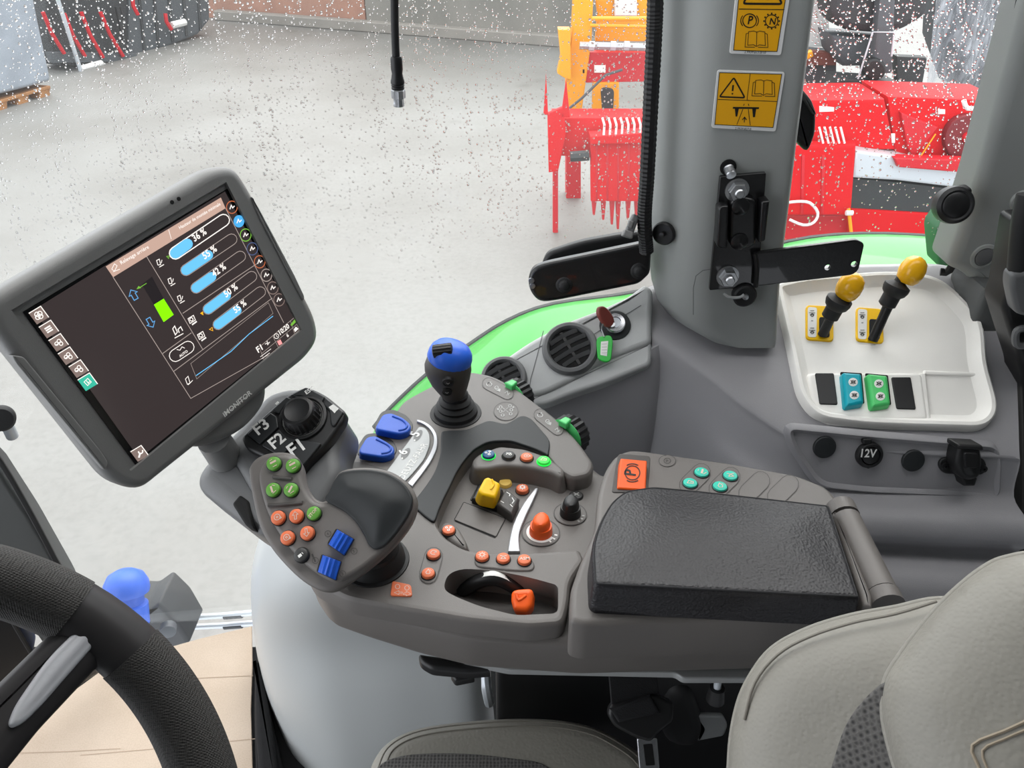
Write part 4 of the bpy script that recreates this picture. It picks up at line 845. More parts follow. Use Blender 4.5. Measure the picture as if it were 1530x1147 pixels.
for (x, y), k_, f in (((346.5, 309.5), 's_orange', 0), ((357, 330.5), 's_lb', 1), ((367, 351), 's_og', 0), ((377, 371.6), 's_db', 0), ((388, 391), 's_orange', 0), ((398, 411), 's_grey', 0), ((407.6, 430), 's_brown', 0), ((417, 447.8), 's_brown', 0)):
    mb = MB(); P = circ(8.0, (x, y), 24, ry=9.2); (mb.fillpx(MP, P, Hs) if f else mb.ribpx(MP, P, 1.3, Hs, True)); o = obj('menu_circle', mb, M[k_], sg, flat=True)
    mb = MB(); mb.ribpx(MP, [(x-3, y+3), (x-1, y-3), (x+1, y+1), (x+4, y-2)], 1.5, .0011); obj('symbol', mb, M['s_white'], sg, flat=True)
def status(b):
    b.text(MP, '10:20', (419, 500.5), (433, 489), H2, 1.1); b.text(MP, 'F1', (386, 527), (393, 521.5), H2); b.text(MP, '6', (429.5, 504), (432, 502), H2); b.ribpx(MP, circ(3.6, (413, 502), 12), .9, H2, True); b.ribpx(MP, [(413, 500), (413, 502), (415, 503)], .7, H2)
    b.ribpx(MP, [(399, 509), (400, 515), (403, 511), (396, 514)], 1.1, H2); b.ribpx(MP, [(389, 533), (405, 521)], .8, H2); b.ribpx(MP, [(391, 536), (403, 527)], .8, H2); b.fillpx(MP, [(439, 492), (442, 488), (446, 491), (441, 496)], H2)
s_add('status_text', 's_white', status)
s_add('signal_mark', 's_og', lambda b: b.fillpx(MP, [(434, 485), (440, 477), (442, 481), (436, 487)], H2)); s_add('status_mark', 's_pink', lambda b: b.fillpx(MP, [(414, 510), (419, 507), (422, 513), (417, 516)], H2))
ud = Vector((323, -194.7)).normalized(); vd = Vector((178.6, 242)).normalized()
for i, (x, y) in enumerate(((58, 471), (73, 491.8), (87.5, 511.8), (101.5, 531.7), (117.5, 551), (131, 570.5), (208.5, 677.5))):
    q = [Vector((x, y))+ud*a*10.3+vd*b_*10.3 for a, b_ in ((-1, -1), (1, -1), (1, 1), (-1, 1))]
    q = [Vector((x, y))+(p-Vector((x, y)))*(1 if i < 6 else .9) for p in q]
    mb = MB(); mb.fillpx(MP, [tuple(p) for p in q], Hs); o = obj('menu_tile', mb, M['s_teal' if i == 5 else 's_brown'], sg, flat=True)
    mb = MB(); mb.ribpx(MP, [tuple(q[0]), tuple(q[1]), tuple(q[2])], 1.3, .001)
    if i == 0:
        for k in range(4): mb.ribpx(MP, circ(3.4, (x+3.2*math.cos(k*PI/2+.5), y+3.2*math.sin(k*PI/2+.5)), 12), 1.3, .0011, True)
    elif i == 1:
        for k in range(3): s0 = Vector((x, y))+vd*(k*3.4-3.6)-ud*5; mb.ribpx(MP, [tuple(s0), tuple(s0+ud*10)], 2.2, .0011)
    elif i == 6: mb.ribpx(MP, [(x-1, y+6), (x+1, y-1)], 2.8, .0011); mb.ribpx(MP, circ(3.2, (x+1.6, y-3.4), 12, -.3*PI-1.2+1.5, 1.2*PI-.6), 2.0, .0011)
    elif i == 5: mb.ribpx(MP, circ(5.4, (x, y), 4, ry=5.4), 1.0, .0011, True); mb.ribpx(MP, [(x-2, y-2), (x+1, y+2), (x+3, y-1)], 1.2, .0011)
    else:
        for k in range(3): mb.ribpx(MP, circ(2.6, (x-3+3.4*k, y+1.5-(k % 2)*4), 10), 1.2, .0011, True)
        mb.ribpx(MP, [(x-5, y+4), (x+5, y-2)], 1.1, .0011)
    obj('tile_symbol', mb, M['s_white'], sg, flat=True)
mb = MB(); mb.text(MP, 'iMONITOR', (336, 623), (377, 588), .0046, 1.0); mb.ribpx(MP, [(345, 612), (370, 591)], 1.1, .0046); obj('lettering', mb, M['white'], mo, flat=True)
mb = MB()
for c_ in ((257, 302), (267, 297)): q = MP.at(*c_, .0038); mb.lathe(q, MP.n, [(.0021, 0), (.0019, .0006), (0, .0006)], 12)
obj('light_sensor', mb, M['shadow'], mo)
for px in ([(18, 530), (36, 533), (150, 672), (162, 690), (158, 704), (146, 690), (24, 542)], [(376, 292), (388, 312), (440, 410), (456, 444), (453, 450), (444, 434), (384, 318)]):
    mb = MB(); mb.slab(MP, rc(px, 5), -.004, .0052, .0012); obj('grip_strip', mb, M['housing'], mo)
KP0 = Pl(D(440, 625, .88), (-.12, -.42, .9))
# mounting neck
NK = MP.up(-.010)
mb = MB(); mb.slab(NK, cr([(282, 655), (292, 668), (312, 667), (340, 657), (368, 640), (390, 616), (400, 594), (394, 574), (340, 600)], 4), -.03, 0, .009); mb.tube([MP.at(318, 655, -.03), KP0.at(348, 700, -.05)], [.018, .02], 14); obj('mount_neck', mb, M['housing'], mo)
# ================================================================ KEYPAD POD
KP = Pl(D(440, 625, .88), (-.12, -.42, .9))
po = thing('keypad_pod', 'grey pod below the monitor carrying black function keys and dial', 'keypad', KP.at(430, 720, -.08))
mb = MB(); mb.slab(KP, rc([(330, 660), (352, 640), (398, 586), (432, 576), (470, 582), (514, 618), (514, 640), (502, 668), (508, 705), (480, 760), (440, 800), (400, 790), (376, 740), (348, 690)], 14, 5), -.07, -.012, .012, 4, draft=.0); obj('pod_column', mb, M['pod'], po)
mb = MB(); mb.slab(KP.up(-.02), rc([(288, 712, 12), (300, 690, 16), (344, 650, 14), (420, 700, 10), (440, 760, 20), (400, 800, 20), (372, 790, 20), (318, 748, 20), (292, 728, 12)], 12, 5), -.06, 0, .018, 5); obj('pod_shell', mb, M['pod'], po)
mb = MB(); mb.slab(KP.up(-.03), rc([(346, 752), (358, 738), (372, 748), (380, 790), (366, 784)], 4), -.04, .012, .003); obj('pod_slot', mb, M['shadow'], po)
kb = rc([(359, 652, 6), (398, 616, 12), (430, 588, 14), (458, 576, 8), (486, 589, 10), (516, 614, 5), (513, 628, 6), (488, 664, 14), (459, 692, 10), (447, 708), (366, 668, 6)], 8, 4)
mb = MB(); mb.slab(KP, kb, -.014, 0, .004); kpo = obj('keypad_base', mb, M['black'], po)
for px, t, a, b_ in (([(369, 648), (404, 616), (413, 622), (416, 638), (388, 663)], 'F3', (386, 650), (404, 636)), ([(391, 665), (417, 641), (424, 648), (444, 655), (422, 680), (410, 676)], 'F2', (410, 671), (428, 656)), ([(433, 685), (446, 657), (462, 658), (480, 662), (457, 690), (446, 702)], 'F1', (438, 683), (456, 670)),
                   ([(433, 590), (457, 578), (485, 592), (480, 602), (462, 592), (446, 596)], 'ESC', (458, 589), (470, 581)), ([(487, 594), (513, 615), (500, 636), (494, 634), (492, 614), (483, 604)], None, 0, 0), ([(406, 612), (428, 592), (436, 596), (424, 606), (416, 618)], None, 1, 0)):
    mb = MB(); mb.slab(KP, rc(px, 2.5), -.001, .0028, .0012); o = obj('key', mb, M['key'], kpo)
    mb = MB()
    if t: mb.text(KP, t, a, b_, .0031, 1.15)
    elif a == 0: mb.fillpx(KP, [(491, 608), (498, 603.5), (506, 610), (504, 613), (499, 609), (494, 612)], .0031); mb.fillpx(KP, [(494.5, 611.5), (499, 608.5), (504, 612), (500, 617)], .0031)
    else: mb.ribpx(KP, [(412, 604), (416, 600)], 4, .0031)
    obj('key_print', mb, M['white'], kpo, flat=True)
q = KP.at(453, 625); k = mpp(q)
mb = MB(); mb.lathe(q, KP.n, [(38*k, -.001), (37*k, .003), (33*k, .0036), (31*k, .0015), (28*k, .001)], 36); mb.m = 1; mb.lathe(q, KP.n, [(31*k, .001), (30.5*k, .0024), (29.5*k, .001)], 36); obj('dial_ring', mb, [M['black'], M['gprint']], kpo)
mb = MB(); mb.lathe(q, KP.n, [(28*k, 0), (27*k, .008), (25*k, .016), (23.5*k, .018)], 44, knurl=-.06); mb.lathe(q, KP.n, [(24.5*k, .0165), (23*k, .0195), (19*k, .0205), (17*k, .0197), (0, .0197)], 36); obj('jog_dial', mb, M['black'], kpo)
# ================================================================ ARMREST CONSOLE
Z0, Z1, Z2 = .690, .712, .735
H0, H1, HH2 = horiz(Z0), horiz(Z1), horiz(Z2)
ar = thing('armrest_console', 'grey brown armrest console crowded with coloured switches and levers', 'armrest', Zp(850, 900, .62))
deck = [(504, 716, 8), (540, 690), (560, 668), (600, 628), (650, 600), (700, 578), (745, 578), (800, 622), (868, 682), (905, 712), (930, 698), (1090, 712), (1185, 735), (1240, 758), (1270, 790), (1332, 900, 14), (1328, 920, 10), (1240, 942), (1150, 955), (870, 963), (700, 951), (620, 932), (540, 908), (482, 888), (456, 850), (462, 800), (480, 750)]
mb = MB(); mb.slab(H0, rc(deck, 14), -.058, 0, .008, 3, draft=-.004, rb=.010); dk = obj('console_body', mb, M['taupe'], ar)
rim = [(889, 692, 10), (862, 654, 16), (814, 610), (768, 576), (737, 560), (700, 553), (652, 571), (612, 592), (600, 600), (574, 640), (540, 668), (508, 700), (480, 745), (458, 795), (452, 838), (468, 868), (520, 893), (600, 908), (700, 925), (790, 934), (842, 930), (850, 900), (852, 868), (874, 836, 6),
       (866, 818, 6), (830, 821), (769, 825), (715, 823), (690, 817), (664, 800), (650, 778), (661, 748), (681, 706), (704, 674), (730, 659), (761, 657), (792, 667), (818, 680), (834, 702), (856, 714, 8), (882, 708, 8)]
mb = MB(); mb.slab(H1, rc(rim, 12), -.024, 0, .006, 3); rm_ = obj('console_rim', mb, M['taupe'], ar)
pocket = rc([(662, 880, 10), (668, 858, 14), (690, 849), (740, 852), (790, 862), (834, 874, 8), (834, 916, 10), (770, 919), (715, 905), (678, 890)], 14, 5)
puv = [H1.uv(x, y, 0) for x, y in pocket]
def pcut(): c_ = MB(); c_.slab(H1, None, -.034, .02, 0, 1, uvpts=puv); return c_
cut(rm_, [pcut()]); cut(dk, [pcut()])
mb = MB(); mb.slab(H1, None, -.0345, -.0335, .0002, 1, uvpts=puv, draft=.001); obj('slider_pocket', mb, M['taupe_dark'], ar)
hous = [(893, 736, 8), (903, 702, 12), (918, 680, 12), (936, 671, 10), (955, 671), (1090, 690), (1190, 708), (1238, 727), (1260, 756), (1298, 836), (1326, 886, 10), (1318, 902, 10), (1240, 912), (1150, 921), (1000, 926), (872, 932, 8), (851, 926, 8), (852, 880), (866, 840), (888, 790)]
mb = MB(); mb.slab(HH2, rc(hous, 12), -.052, 0, .006, 3); hs_ = obj('rear_housing', mb, M['taupe'], ar)
# --- symbols in unit coordinates: (points, width, closed)
IC = dict(
    lev_a=[([(-.15, -.55), (.3, .55)], .34, 0), ([(.1, -.75), (.75, -.3)], .12, 0), ([(-.65, .1), (-.45, .5)], .12, 0)],
    lev_b=[([(-.45, -.1), (.5, .4)], .34, 0), ([(.1, -.7), (.75, -.35)], .12, 0), ([(-.6, .3), (-.2, .65)], .12, 0)],
    lev_c=[([(.15, -.55), (-.3, .5)], .34, 0), ([(.2, -.75), (.7, -.2)], .12, 0), ([(-.1, .7), (.4, .6)], .12, 0)],
    gear=[(circ(.5, n=14), .13, 1), (circ(.16, n=8), .13, 1), ([(.5, .1), (.75, -.1), (.55, -.3)], .12, 0)],
    up=[([(-.18, -.65), (-.18, .1), (-.5, .1), (0, .65), (.5, .1), (.18, .1), (.18, -.65)], .12, 1)],
    dn=[([(-.18, .65), (-.18, -.1), (-.5, -.1), (0, -.65), (.5, -.1), (.18, -.1), (.18, .65)], .12, 1)],
    play=[([(-.3, -.4), (.2, 0)], .5, 0), ([(.2, .35), (.5, .1)], .1, 0)],
    fan=[([(-.5, -.4), (.5, .4)], .22, 0), ([(-.5, .4), (.5, -.4)], .22, 0)],
    dots=[(circ(.2, (-.4, .3), 8), .14, 1), (circ(.2, (.4, .4), 8), .14, 1), (circ(.22, (0, -.35), 8), .14, 1), ([(.1, -.1), (.4, .4)], .1, 0)],
    sun=[(circ(.4, n=12), .2, 1)]+[([(.55*math.cos(a), .55*math.sin(a)), (.75*math.cos(a), .75*math.sin(a))], .14, 0) for a in np.linspace(0, 2*PI, 9)[:-1]],
    loop=[(circ(.5, n=14, a0=.4, a1=5.4), .14, 0), ([(.5, .45), (.5, .05), (.1, .1)], .12, 0)],
    drop=[([(0, .6), (.4, -.1), (.25, -.5), (-.25, -.5), (-.4, -.1)], .13, 1), ([(.3, .5), (.6, .2)], .1, 0)],
    plough=[([(-.6, .3), (0, .1), (.6, .3)], .16, 0), ([(-.4, -.4), (0, .1), (.4, -.4)], .16, 0), ([(-.5, -.5), (.5, -.5)], .12, 0)],
    hat=[([(-.6, -.3), (-.2, .4), (.5, .1), (.4, -.4)], .14, 1), ([(-.1, -.1), (.3, 0)], .12, 0)],
    x=[([(-.5, -.2), (-.1, .2), (.5, .2)], .2, 0), ([(-.4, .4), (.2, -.4)], .16, 0), (circ(.2, (.35, -.2), 8), .12, 1)],
)
def symbol(mb, pl, key, s, h): 
    for pts, wd, cl in IC[key]: mb.ribbon(pl, [(x*s, y*s) for x, y in pts], wd*s, h, bool(cl))
def button(par, pl, c, rpx, m, icon=None, ang=0, h=.0042, text=None, ring='black', im='white', h0=0):
    q = pl.at(*c, h0); k = mpp(q)*rpx; mb = MB()
    mb.lathe(q, pl.n, [(k*1.14, -.0005), (k*1.14, .0008), (k*1.06, .0012), (k*1.02, .0002)], 26)
    mb.m = 1; mb.lathe(q, pl.n, [(k*1.0, 0), (k, h*.55), (k*.93, h*.88), (k*.8, h), (k*.4, h*1.06), (0, h*1.08)], 26)
    o = obj('push_button', mb, [M[ring], M[m]], par)
    if icon or text:
        sp = pl.sub(q, math.radians(ang)); mb = MB()
        if icon: symbol(mb, sp, icon, k*.82, h*1.08+.0002)
        if text:
            V_, F_, wd = text_mesh(text); sc_ = k*1.5/wd; mb.add([sp.w(x*sc_-k*.75, y*sc_-sc_*.35, h*1.08+.0002) for x, y in V_], F_)
        obj('symbol', mb, M[im], o, flat=True)
    return o
# soft pad on the rim
sa = cr([(614, 752), (634, 728), (650, 702), (658, 676), (659, 650), (664, 643), (696, 641), (716, 633), (732, 628), (756, 632), (778, 621), (793, 625), (808, 641), (821, 658), (820, 676)], 4, False)
sb_ = cr([(634, 770), (648, 778), (655, 762), (662, 746), (672, 726), (682, 705), (693, 688), (706, 673), (718, 665), (731, 659.5), (748, 658), (764, 658.5), (782, 664), (802, 671), (818, 679)], 4, False)
mb = MB(); mb.strip(H1, sa, sb_, -.001, .003, .0015); obj('soft_pad', mb, M['softpad'], ar)
# blue paddles in their bays
for bay, pd in (([(559, 634), (570, 614), (588, 611), (608, 620), (618, 634), (614, 648), (600, 653), (560, 646)], [(561, 637), (572, 618), (585, 616), (602, 623), (612, 631), (615, 638), (610, 645), (597, 648), (562, 641)]),
                ([(533, 668), (546, 648), (564, 646), (586, 656), (594, 670), (589, 681), (574, 687), (534, 680)], [(536, 671), (548, 652), (561, 650), (578, 659), (589, 667), (590, 675), (583, 680), (571, 682), (537, 677)])):
    mb = MB(); mb.slab(H1, rc(bay, 6), -.001, .0012, .0008); o = obj('paddle_bay', mb, M['black'], ar)
    mb = MB(); PPn = Pl(H1.at(*pd[5], .006), (.10, -.06, .99)); mb.slab(PPn, rc(pd, 5), -.006, .004, .0025, 3)
    a = [pd[2], pd[3], pd[4], pd[5], pd[6], pd[7]]
    cx = sum(p[0] for p in pd)/len(pd); cy = sum(p[1] for p in pd)/len(pd)
    mb.tube([PPn.at(cx+(x-cx)*.72, cy+(y-cy)*.66, .0040) for x, y in a], .0016, 8, 3)
    obj('paddle_lever', mb, M['blue'], ar)
mb = MB(); mb.slab(H1, rc([(505, 700), (520, 688), (545, 690), (580, 702), (582, 712), (520, 712)], 6), -.001, .0015, .001); obj('paddle_bay', mb, M['taupe_dark'], ar)
# silver name plate and trim arc
npl = rc([(626, 637, 3), (635, 638, 5), (642, 647, 6), (643, 664, 10), (634, 686), (620, 703), (606, 718), (588, 728), (570, 714, 4)], 8)
mb = MB(); mb.slab(H1, npl, -.001, .0018, .0008); npo = obj('name_plate', mb, M['plate'], ar)
mb = MB(); mb.text(H1, 'DEUTZ-FAHR', (603.5, 716), (639.5, 663), .0021, 1.0); 
mb.text(H1, '5', (624, 652.5), (628.5, 647), .0024); mb.text(H1, '6', (605.5, 679.5), (610, 674), .0024); obj('lettering', mb, M['white'], npo, flat=True)
for cx, cy in ((624.5, 650.5), (606, 677.5)):
    mb = MB(); mb.fillpx(H1, [(cx+a*math.cos(-.95)-b_*math.sin(-.95), cy+a*math.sin(-.95)+b_*math.cos(-.95)) for a, b_ in circ(10, n=18, ry=4.8)], .0020); mb.m = 1; mb.fillpx(H1, circ(1.4, (cx-5, cy+7), 10), .0022); obj('number_field', mb, [M['platedark'], M['white']], npo, flat=True)
oa = cr([(623, 626), (635, 630), (646, 638), (653, 650), (653, 667), (645, 686), (633, 704), (616, 726)], 5, False); ia = cr([(623, 629), (634, 634), (643, 642), (648, 653), (646.5, 667), (639, 683), (627, 700), (609, 721)], 5, False)
mb = MB(); mb.strip(H1, oa, ia, -.001, .003, .0008); obj('trim_arc', mb, M['silver'], ar)
# printed label fields
def field(pl, px, sym=None, h=.0006):
    mb = MB(); mb.slab(pl, px, -.0005, h, .0003, 1); mb.m = 1; mb.ribpx(pl, px, 1.0, h+.0002, True); o = obj('label_field', mb, [M['taupe'], M['taupe_dark']], ar)
    if sym: b = MB(); sym(b); obj('symbol', b, M['gprint'], o, flat=True)
def lockstrip(b, cs, h=.001):
    (x0, y0), (x1, y1), (x2, y2) = cs
    b.ribpx(H1, circ(4, (x0, y0), 10, ry=3), 1.2, h, True); b.ribpx(H1, [(x0-3, y0-2), (x0+3, y0-4)], 1.2, h)
    b.fillpx(H1, [(x1-2, y1-2), (x1+4, y1), (x1+3, y1+4), (x1-3, y1+2)], h); b.ribpx(H1, circ(2.6, (x1-2, y1-2), 10), 1.2, h, True)
    b.ribpx(H1, [(x2-4, y2), (x2, y2-3), (x2+1, y2+2), (x2+4, y2)], 1.3, h); b.ribpx(H1, [(x2-2, y2+3), (x2+3, y2+3)], 1.1, h)
field(H1, capsule((744, 580), 32, 9, math.radians(27)), lambda b: lockstrip(b, [(731, 574), (744, 581), (758, 587)]))
field(H1, capsule((820, 630), 34, 9, math.radians(39)), lambda b: lockstrip(b, [(807, 620), (820, 631), (833, 642)]))
def hub(b, h=.001):
    for x, y in ((748, 608), (748, 614), (751, 620), (762, 606), (764, 612), (763, 618)): b.ribpx(H1, circ(2.2, (x, y), 8), 1.2, h, True)
    b.ribpx(H1, [(751, 609), (760, 616)], 1, h); b.ribpx(H1, [(751, 616), (760, 608)], 1, h); b.fillpx(H1, circ(1.6, (744, 611), 8), h); b.fillpx(H1, circ(1.6, (767, 608), 8), h)
field(H1, circ(18, (756, 614), 26, ry=13.5), hub)
# knurled thumb wheels on the far edge
for c_, r_, ax in (((772, 592), 27, Vector((.55, -.5, .35))), ((851, 650), 31, Vector((.62, -.5, .3)))):
    q = Zp(*c_, .690); k = mpp(q)*r_; mb = MB(); ax = Vector((-.62, -.72, .1)).normalized()
    mb.lathe(q+ax*-.012, ax, [(k*.8, 0), (k*.94, .001), (k, .004), (k, .020), (k*.94, .023), (k*.8, .024), (0, .024)], 40, knurl=-.07); o = obj('thumb_wheel', mb, M['black'], ar, smooth=20)
    mb = MB(); mb.lathe(q+ax*.011, ax, [(k*.98, 0), (k*1.0, .0015), (k*.9, .003), (0, .003)], 32); mb.slab(Pl(q+ax*.012+Vector((0, 0, k*.96)), (0, 0, 1), (-ax.y, ax.x, 0)), None, -.004, .004, .002, uvpts=rc([(-.007, -.006), (.007, -.006), (.005, .008), (-.005, .008)], .002)); obj('green_disc', mb, M['green'], ar)
# joystick
jb = Zp(681, 617, Z1); k = mpp(jb)
mb = MB(); mb.lathe(jb, (0, 0, 1), [(39*k, -.001), (38*k, .0012), (33*k, .0012)], 32); rr = [(33, 0), (32, .006), (27, .010), (28.5, .014), (23, .018), (24.5, .022), (19, .026), (20, .031), (15, .036), (14, .044)]
mb.lathe(jb, (0, 0, 1), [(r*k, h) for r, h in rr], 30); js = obj('joystick_boot', mb, M['blackr'], ar)
JY = jb.y
sec = [(598, 679, .0105), (590, 678, .0150), (580, 676, .0200), (568, 673, .0255), (556, 671, .0290), (547, 669, .0300), (540, 668.5, .0296), (534, 669, .0278), (529, 670, .022)]
def jl(sc_=1, dx=0, i0=0, i1=99, n=28, sy=.86):
    out = []
    for y, x, r in sec[i0:i1]:
        c_ = Yp(x+dx, y, JY-.006+.0*r); ax = Vector((-.12, -.10, 1)).normalized(); u = Vector((1, 0, .12)).normalized(); v = ax.cross(u)
        out.append([c_+(u*math.cos(2*PI*i/n)+v*math.sin(2*PI*i/n)*sy)*r*sc_ for i in range(n)])
    return out
mb = MB(); mb.loft(jl()); jg = obj('joystick_grip', mb, M['taupe_dark'], ar, smooth=80)
ca = Vector((.30, -.02, .95)).normalized(); cc_ = Yp(672, 534, JY-.005); R = .0285
mb = MB(); mb.lathe(cc_, ca, [(R*.96, -.006), (R*1.01, -.003), (R*1.0, .004), (R*.93, .011), (R*.78, .0165), (R*.5, .0205), (R*.22, .022), (0, .0223)], 32, ky=.9); obj('joystick_cap', mb, M['bluegrip'], ar, smooth=60)
JT = Pl(cc_+ca*.0235+Vector((-.010, -.004, 0)), (-.10, -.40, .9))
mb = MB(); ra = (JT.at(677, 522)-JT.at(646, 526)); mb.lathe(JT.at(646, 526, -.003), ra, [(.004, 0), (.0088, .0015), (.0092, .004), (.0092, ra.length-.004), (.0088, ra.length-.0015), (.004, ra.length)], 28, knurl=-.10)
obj('thumb_roller', mb, M['black'], ar)
JF = Pl(Yp(669, 576, JY-.026), (.05, -.93, .1))
for c_, r_ in (((669.5, 571.5), 8), ((668, 585.5), 7)):
    q = Yp(*c_, JY-(.0335 if c_[1] < 580 else .0290)); kk = mpp(q)*r_; nrm = Vector((0, -.95, -.25)).normalized(); mb = MB()
    mb.lathe(q+nrm*-.004, nrm, [(kk*1.15, 0), (kk*1.1, .0048), (kk*.9, .005), (kk*.85, .0042), (kk*.5, .0048), (0, .005)], 22); mb.m = 1; sp = Pl(q+nrm*.0012, nrm); mb.ribbon(sp, [(-.002, .001), (0, -.001), (.002, .0012)], .001, .0002); obj('joystick_button', mb, [M['black'], M['gprint']], ar)
# ridge with four lit buttons
mb = MB(); mb.slab(H1, rc([(704, 688, 6), (714, 677, 8), (746, 665), (784, 669), (819, 681), (846, 701, 8), (840, 714, 6), (826, 706), (792, 698), (755, 695), (728, 700), (708, 700, 6)], 8), -.024, .001, .005, 3, draft=.005); rg = obj('button_ridge', mb, M['taupe'], ar)
button(ar, H1, (730, 681), 9.4, 'bluebtn', 'dots', 20, ring='glow', im='white', h0=.001); button(ar, H1, (760, 682), 9.4, 'dbtn', 'x', 0, h0=.001); button(ar, H1, (787, 685), 9.4, 'obtn', 'gear', 0, im='pwhite', h0=.001); button(ar, H1, (812.5, 690), 9.6, 'glowb', 'hat', 0, ring='glow', im='pwhite', h0=.001)
# control well
WL0 = H0
mb = MB(); mb.slab(H0, rc([(702, 746), (716, 720), (777, 745), (766, 770)], 2), -.001, .0015, .0008); yb = obj('switch_base', mb, M['black'], ar)
mb = MB(); mb.slab(H0, rc([(704, 744), (715, 722), (752, 730), (744, 758)], 2), 0, .008, .003); mb.m = 1; mb.slab(H0, rc([(742, 752), (756, 729), (776, 744), (765, 768)], 2), 0, .014, .003); obj('switch_housing', mb, [M['black'], M['taupe_dark']], ar)
Hy = H0.up(.014)
mb = MB(); 
for px in ([(757, 735), (762, 738), (761, 741)], [(748, 748), (753, 751)], [(765, 743), (768, 748), (765, 752)], [(762, 753), (766, 757)]): mb.ribpx(H0, px, 1.1, .0143)
obj('symbol', mb, M['white'], yb, flat=True)
mb = MB(); yp = Pl(H0.at(732, 728, .026), (.12, -.25, .95)); mb.slab(yp, rc([(714, 732), (724, 713, 3), (730, 711, 3), (748, 721), (747, 728), (741, 744), (719, 739)], 4), -.016, .004, .004, 4, draft=.002); mb.tube([yp.at(735, 716, .004), yp.at(738, 724, .0045), yp.at(733, 731, .004)], .0012, 8, 3); obj('safety_switch', mb, M['yellow'], ar)
disc(ar, 'indicator_disc', H0, (755, 723), 9.3, [(1.1, 0), (1.05, .002), (1, .0025), (.9, .004), (0, .0045)], [M['ybtn']])
button(ar, H0, (780.5, 733.5), 9.4, 'obtn', 'sun', 0, im='white', h=.006)
bl = rc([(693, 750), (755, 774.5), (741, 801), (679, 776)], 1.5)
mb = MB(); mb.slab(H0, bl, -.001, .0012, .0005); mb.m = 1; mb.ribpx(H0, bl, 1.5, .0009, True); mb.ribpx(H0, [(680, 777.5), (740, 802.5)], 2.4, .0006); obj('blank_cover', mb, [M['taupe'], M['shadow']], ar)
mb = MB(); mb.strip(H0, cr([(799, 729), (796, 733), (780, 755), (768, 779), (762, 802), (759, 823)], 4, False), cr([(804, 728), (803, 733), (795, 751), (784, 774), (776, 798), (777, 823)], 4, False), -.001, .0045, .0012); obj('trim_sickle', mb, M['silver'], ar)
mb = MB(); mb.slab(H1, rc([(655, 790, 8), (664, 776, 10), (684, 784, 8), (700, 812, 10), (696, 822), (670, 806)], 8), -.024, -.002, .005, draft=.004); obj('button_base', mb, M['taupe'], ar)
button(ar, H1, (670.5, 794), 9.6, 'obtn', 'dots', 0, im='white', h0=-.002)
# rim buttons
mb = MB(); cp = capsule((644, 844), 28, 13.5, math.radians(106)); mb.slab(H1, cp, -.0005, .0008, .0006, 1); mb.m = 1; mb.ribpx(H1, cp, 1.3, .001, True); obj('button_field', mb, [M['taupe'], M['taupe_dark']], ar)
button(ar, H1, (648, 830), 10, 'obtn', 'loop', 0, im='pwhite', h0=.0008); button(ar, H1, (640, 858.5), 10, 'obtn', 'drop', 0, im='pwhite', h0=.0008)
mb = MB(); mb.slab(H1, rc([(708, 836, 8), (714, 826, 8), (790, 830, 8), (800, 842, 8), (796, 852, 8), (770, 852), (712, 846, 8)], 8), -.001, .002, .0018, draft=.002); obj('button_base', mb, M['taupe'], ar)
button(ar, H1, (720.5, 833), 10, 'obtn', 'sun', 0, im='pwhite', h0=.002); button(ar, H1, (752, 836), 10, 'obtn', 'plough', 0, im='pwhite', h0=.002); button(ar, H1, (783.5, 838.5), 10, 'obtn', None, 0, text='ASM', im='pwhite', h0=.002)
idp = rc([(586, 867), (614, 873), (616, 890), (583, 889)], 4)
mb = MB(); mb.slab(H1, idp, -.001, .0018, .0008); o = obj('indicator_plate', mb, M['obtn'], ar)
mb = MB(); mb.ribpx(H1, circ(3.4, (594, 876), 12), 1, .0021, True); mb.ribpx(H1, circ(3.4, (608, 878), 12), 1, .0021, True); mb.ribpx(H1, [(596, 882), (589, 885), (596, 888), (596, 886), (601, 886), (601, 884), (596, 884)], .8, .0021, True); mb.ribpx(H1, [(607, 883), (614, 887), (607, 890), (607, 888), (603, 888), (603, 886), (607, 885)], .8, .0021, True); obj('symbol', mb, M['pwhite'], o, flat=True)
# slider in the pocket
pz = Z1-.0335
a0 = Zp(690, 893, pz); b0 = Zp(776, 897, pz+.004)
mb = MB(); arc = []
for i in range(15):
    t = i/14; p = a0.lerp(b0, t); arc.append(p+Vector((0, .010, math.sin(PI*t*.92)*.022)))
mb.tube(arc, .0085, 12, 0); o = obj('slider_track', mb, M['black'], ar)
mb = MB(); W = [p+Vector((0, -.001, .0088)) for p in arc]
mb.loft([[p+Vector((0, -.0035, -.0008)) for p in W[3:]], [p+Vector((0, -.001, .0003)) for p in W[3:]], [p+Vector((0, .003, .0003)) for p in W[3:]], [p+Vector((0, .006, -.0012)) for p in W[3:]]], False, False, False); obj('track_scale', mb, M['white'], o)
SKp = Pl(Zp(780, 897, Z1-.006), (-.1, -.45, .88))
mb = MB(); mb.slab(SKp, rc([(764, 882, 5), (774, 879, 4), (793, 878, 5), (797, 884, 4), (795, 905, 5), (787, 914, 5), (767, 911, 5), (763, 896, 4)], 5), -.016, .006, .005, 4); mb.tube([SKp.at(771, 886, .0062), SKp.at(775, 896, .0064), SKp.at(786, 889, .0062)], .0014, 8, 3); obj('slider_knob', mb, M['orange'], ar)
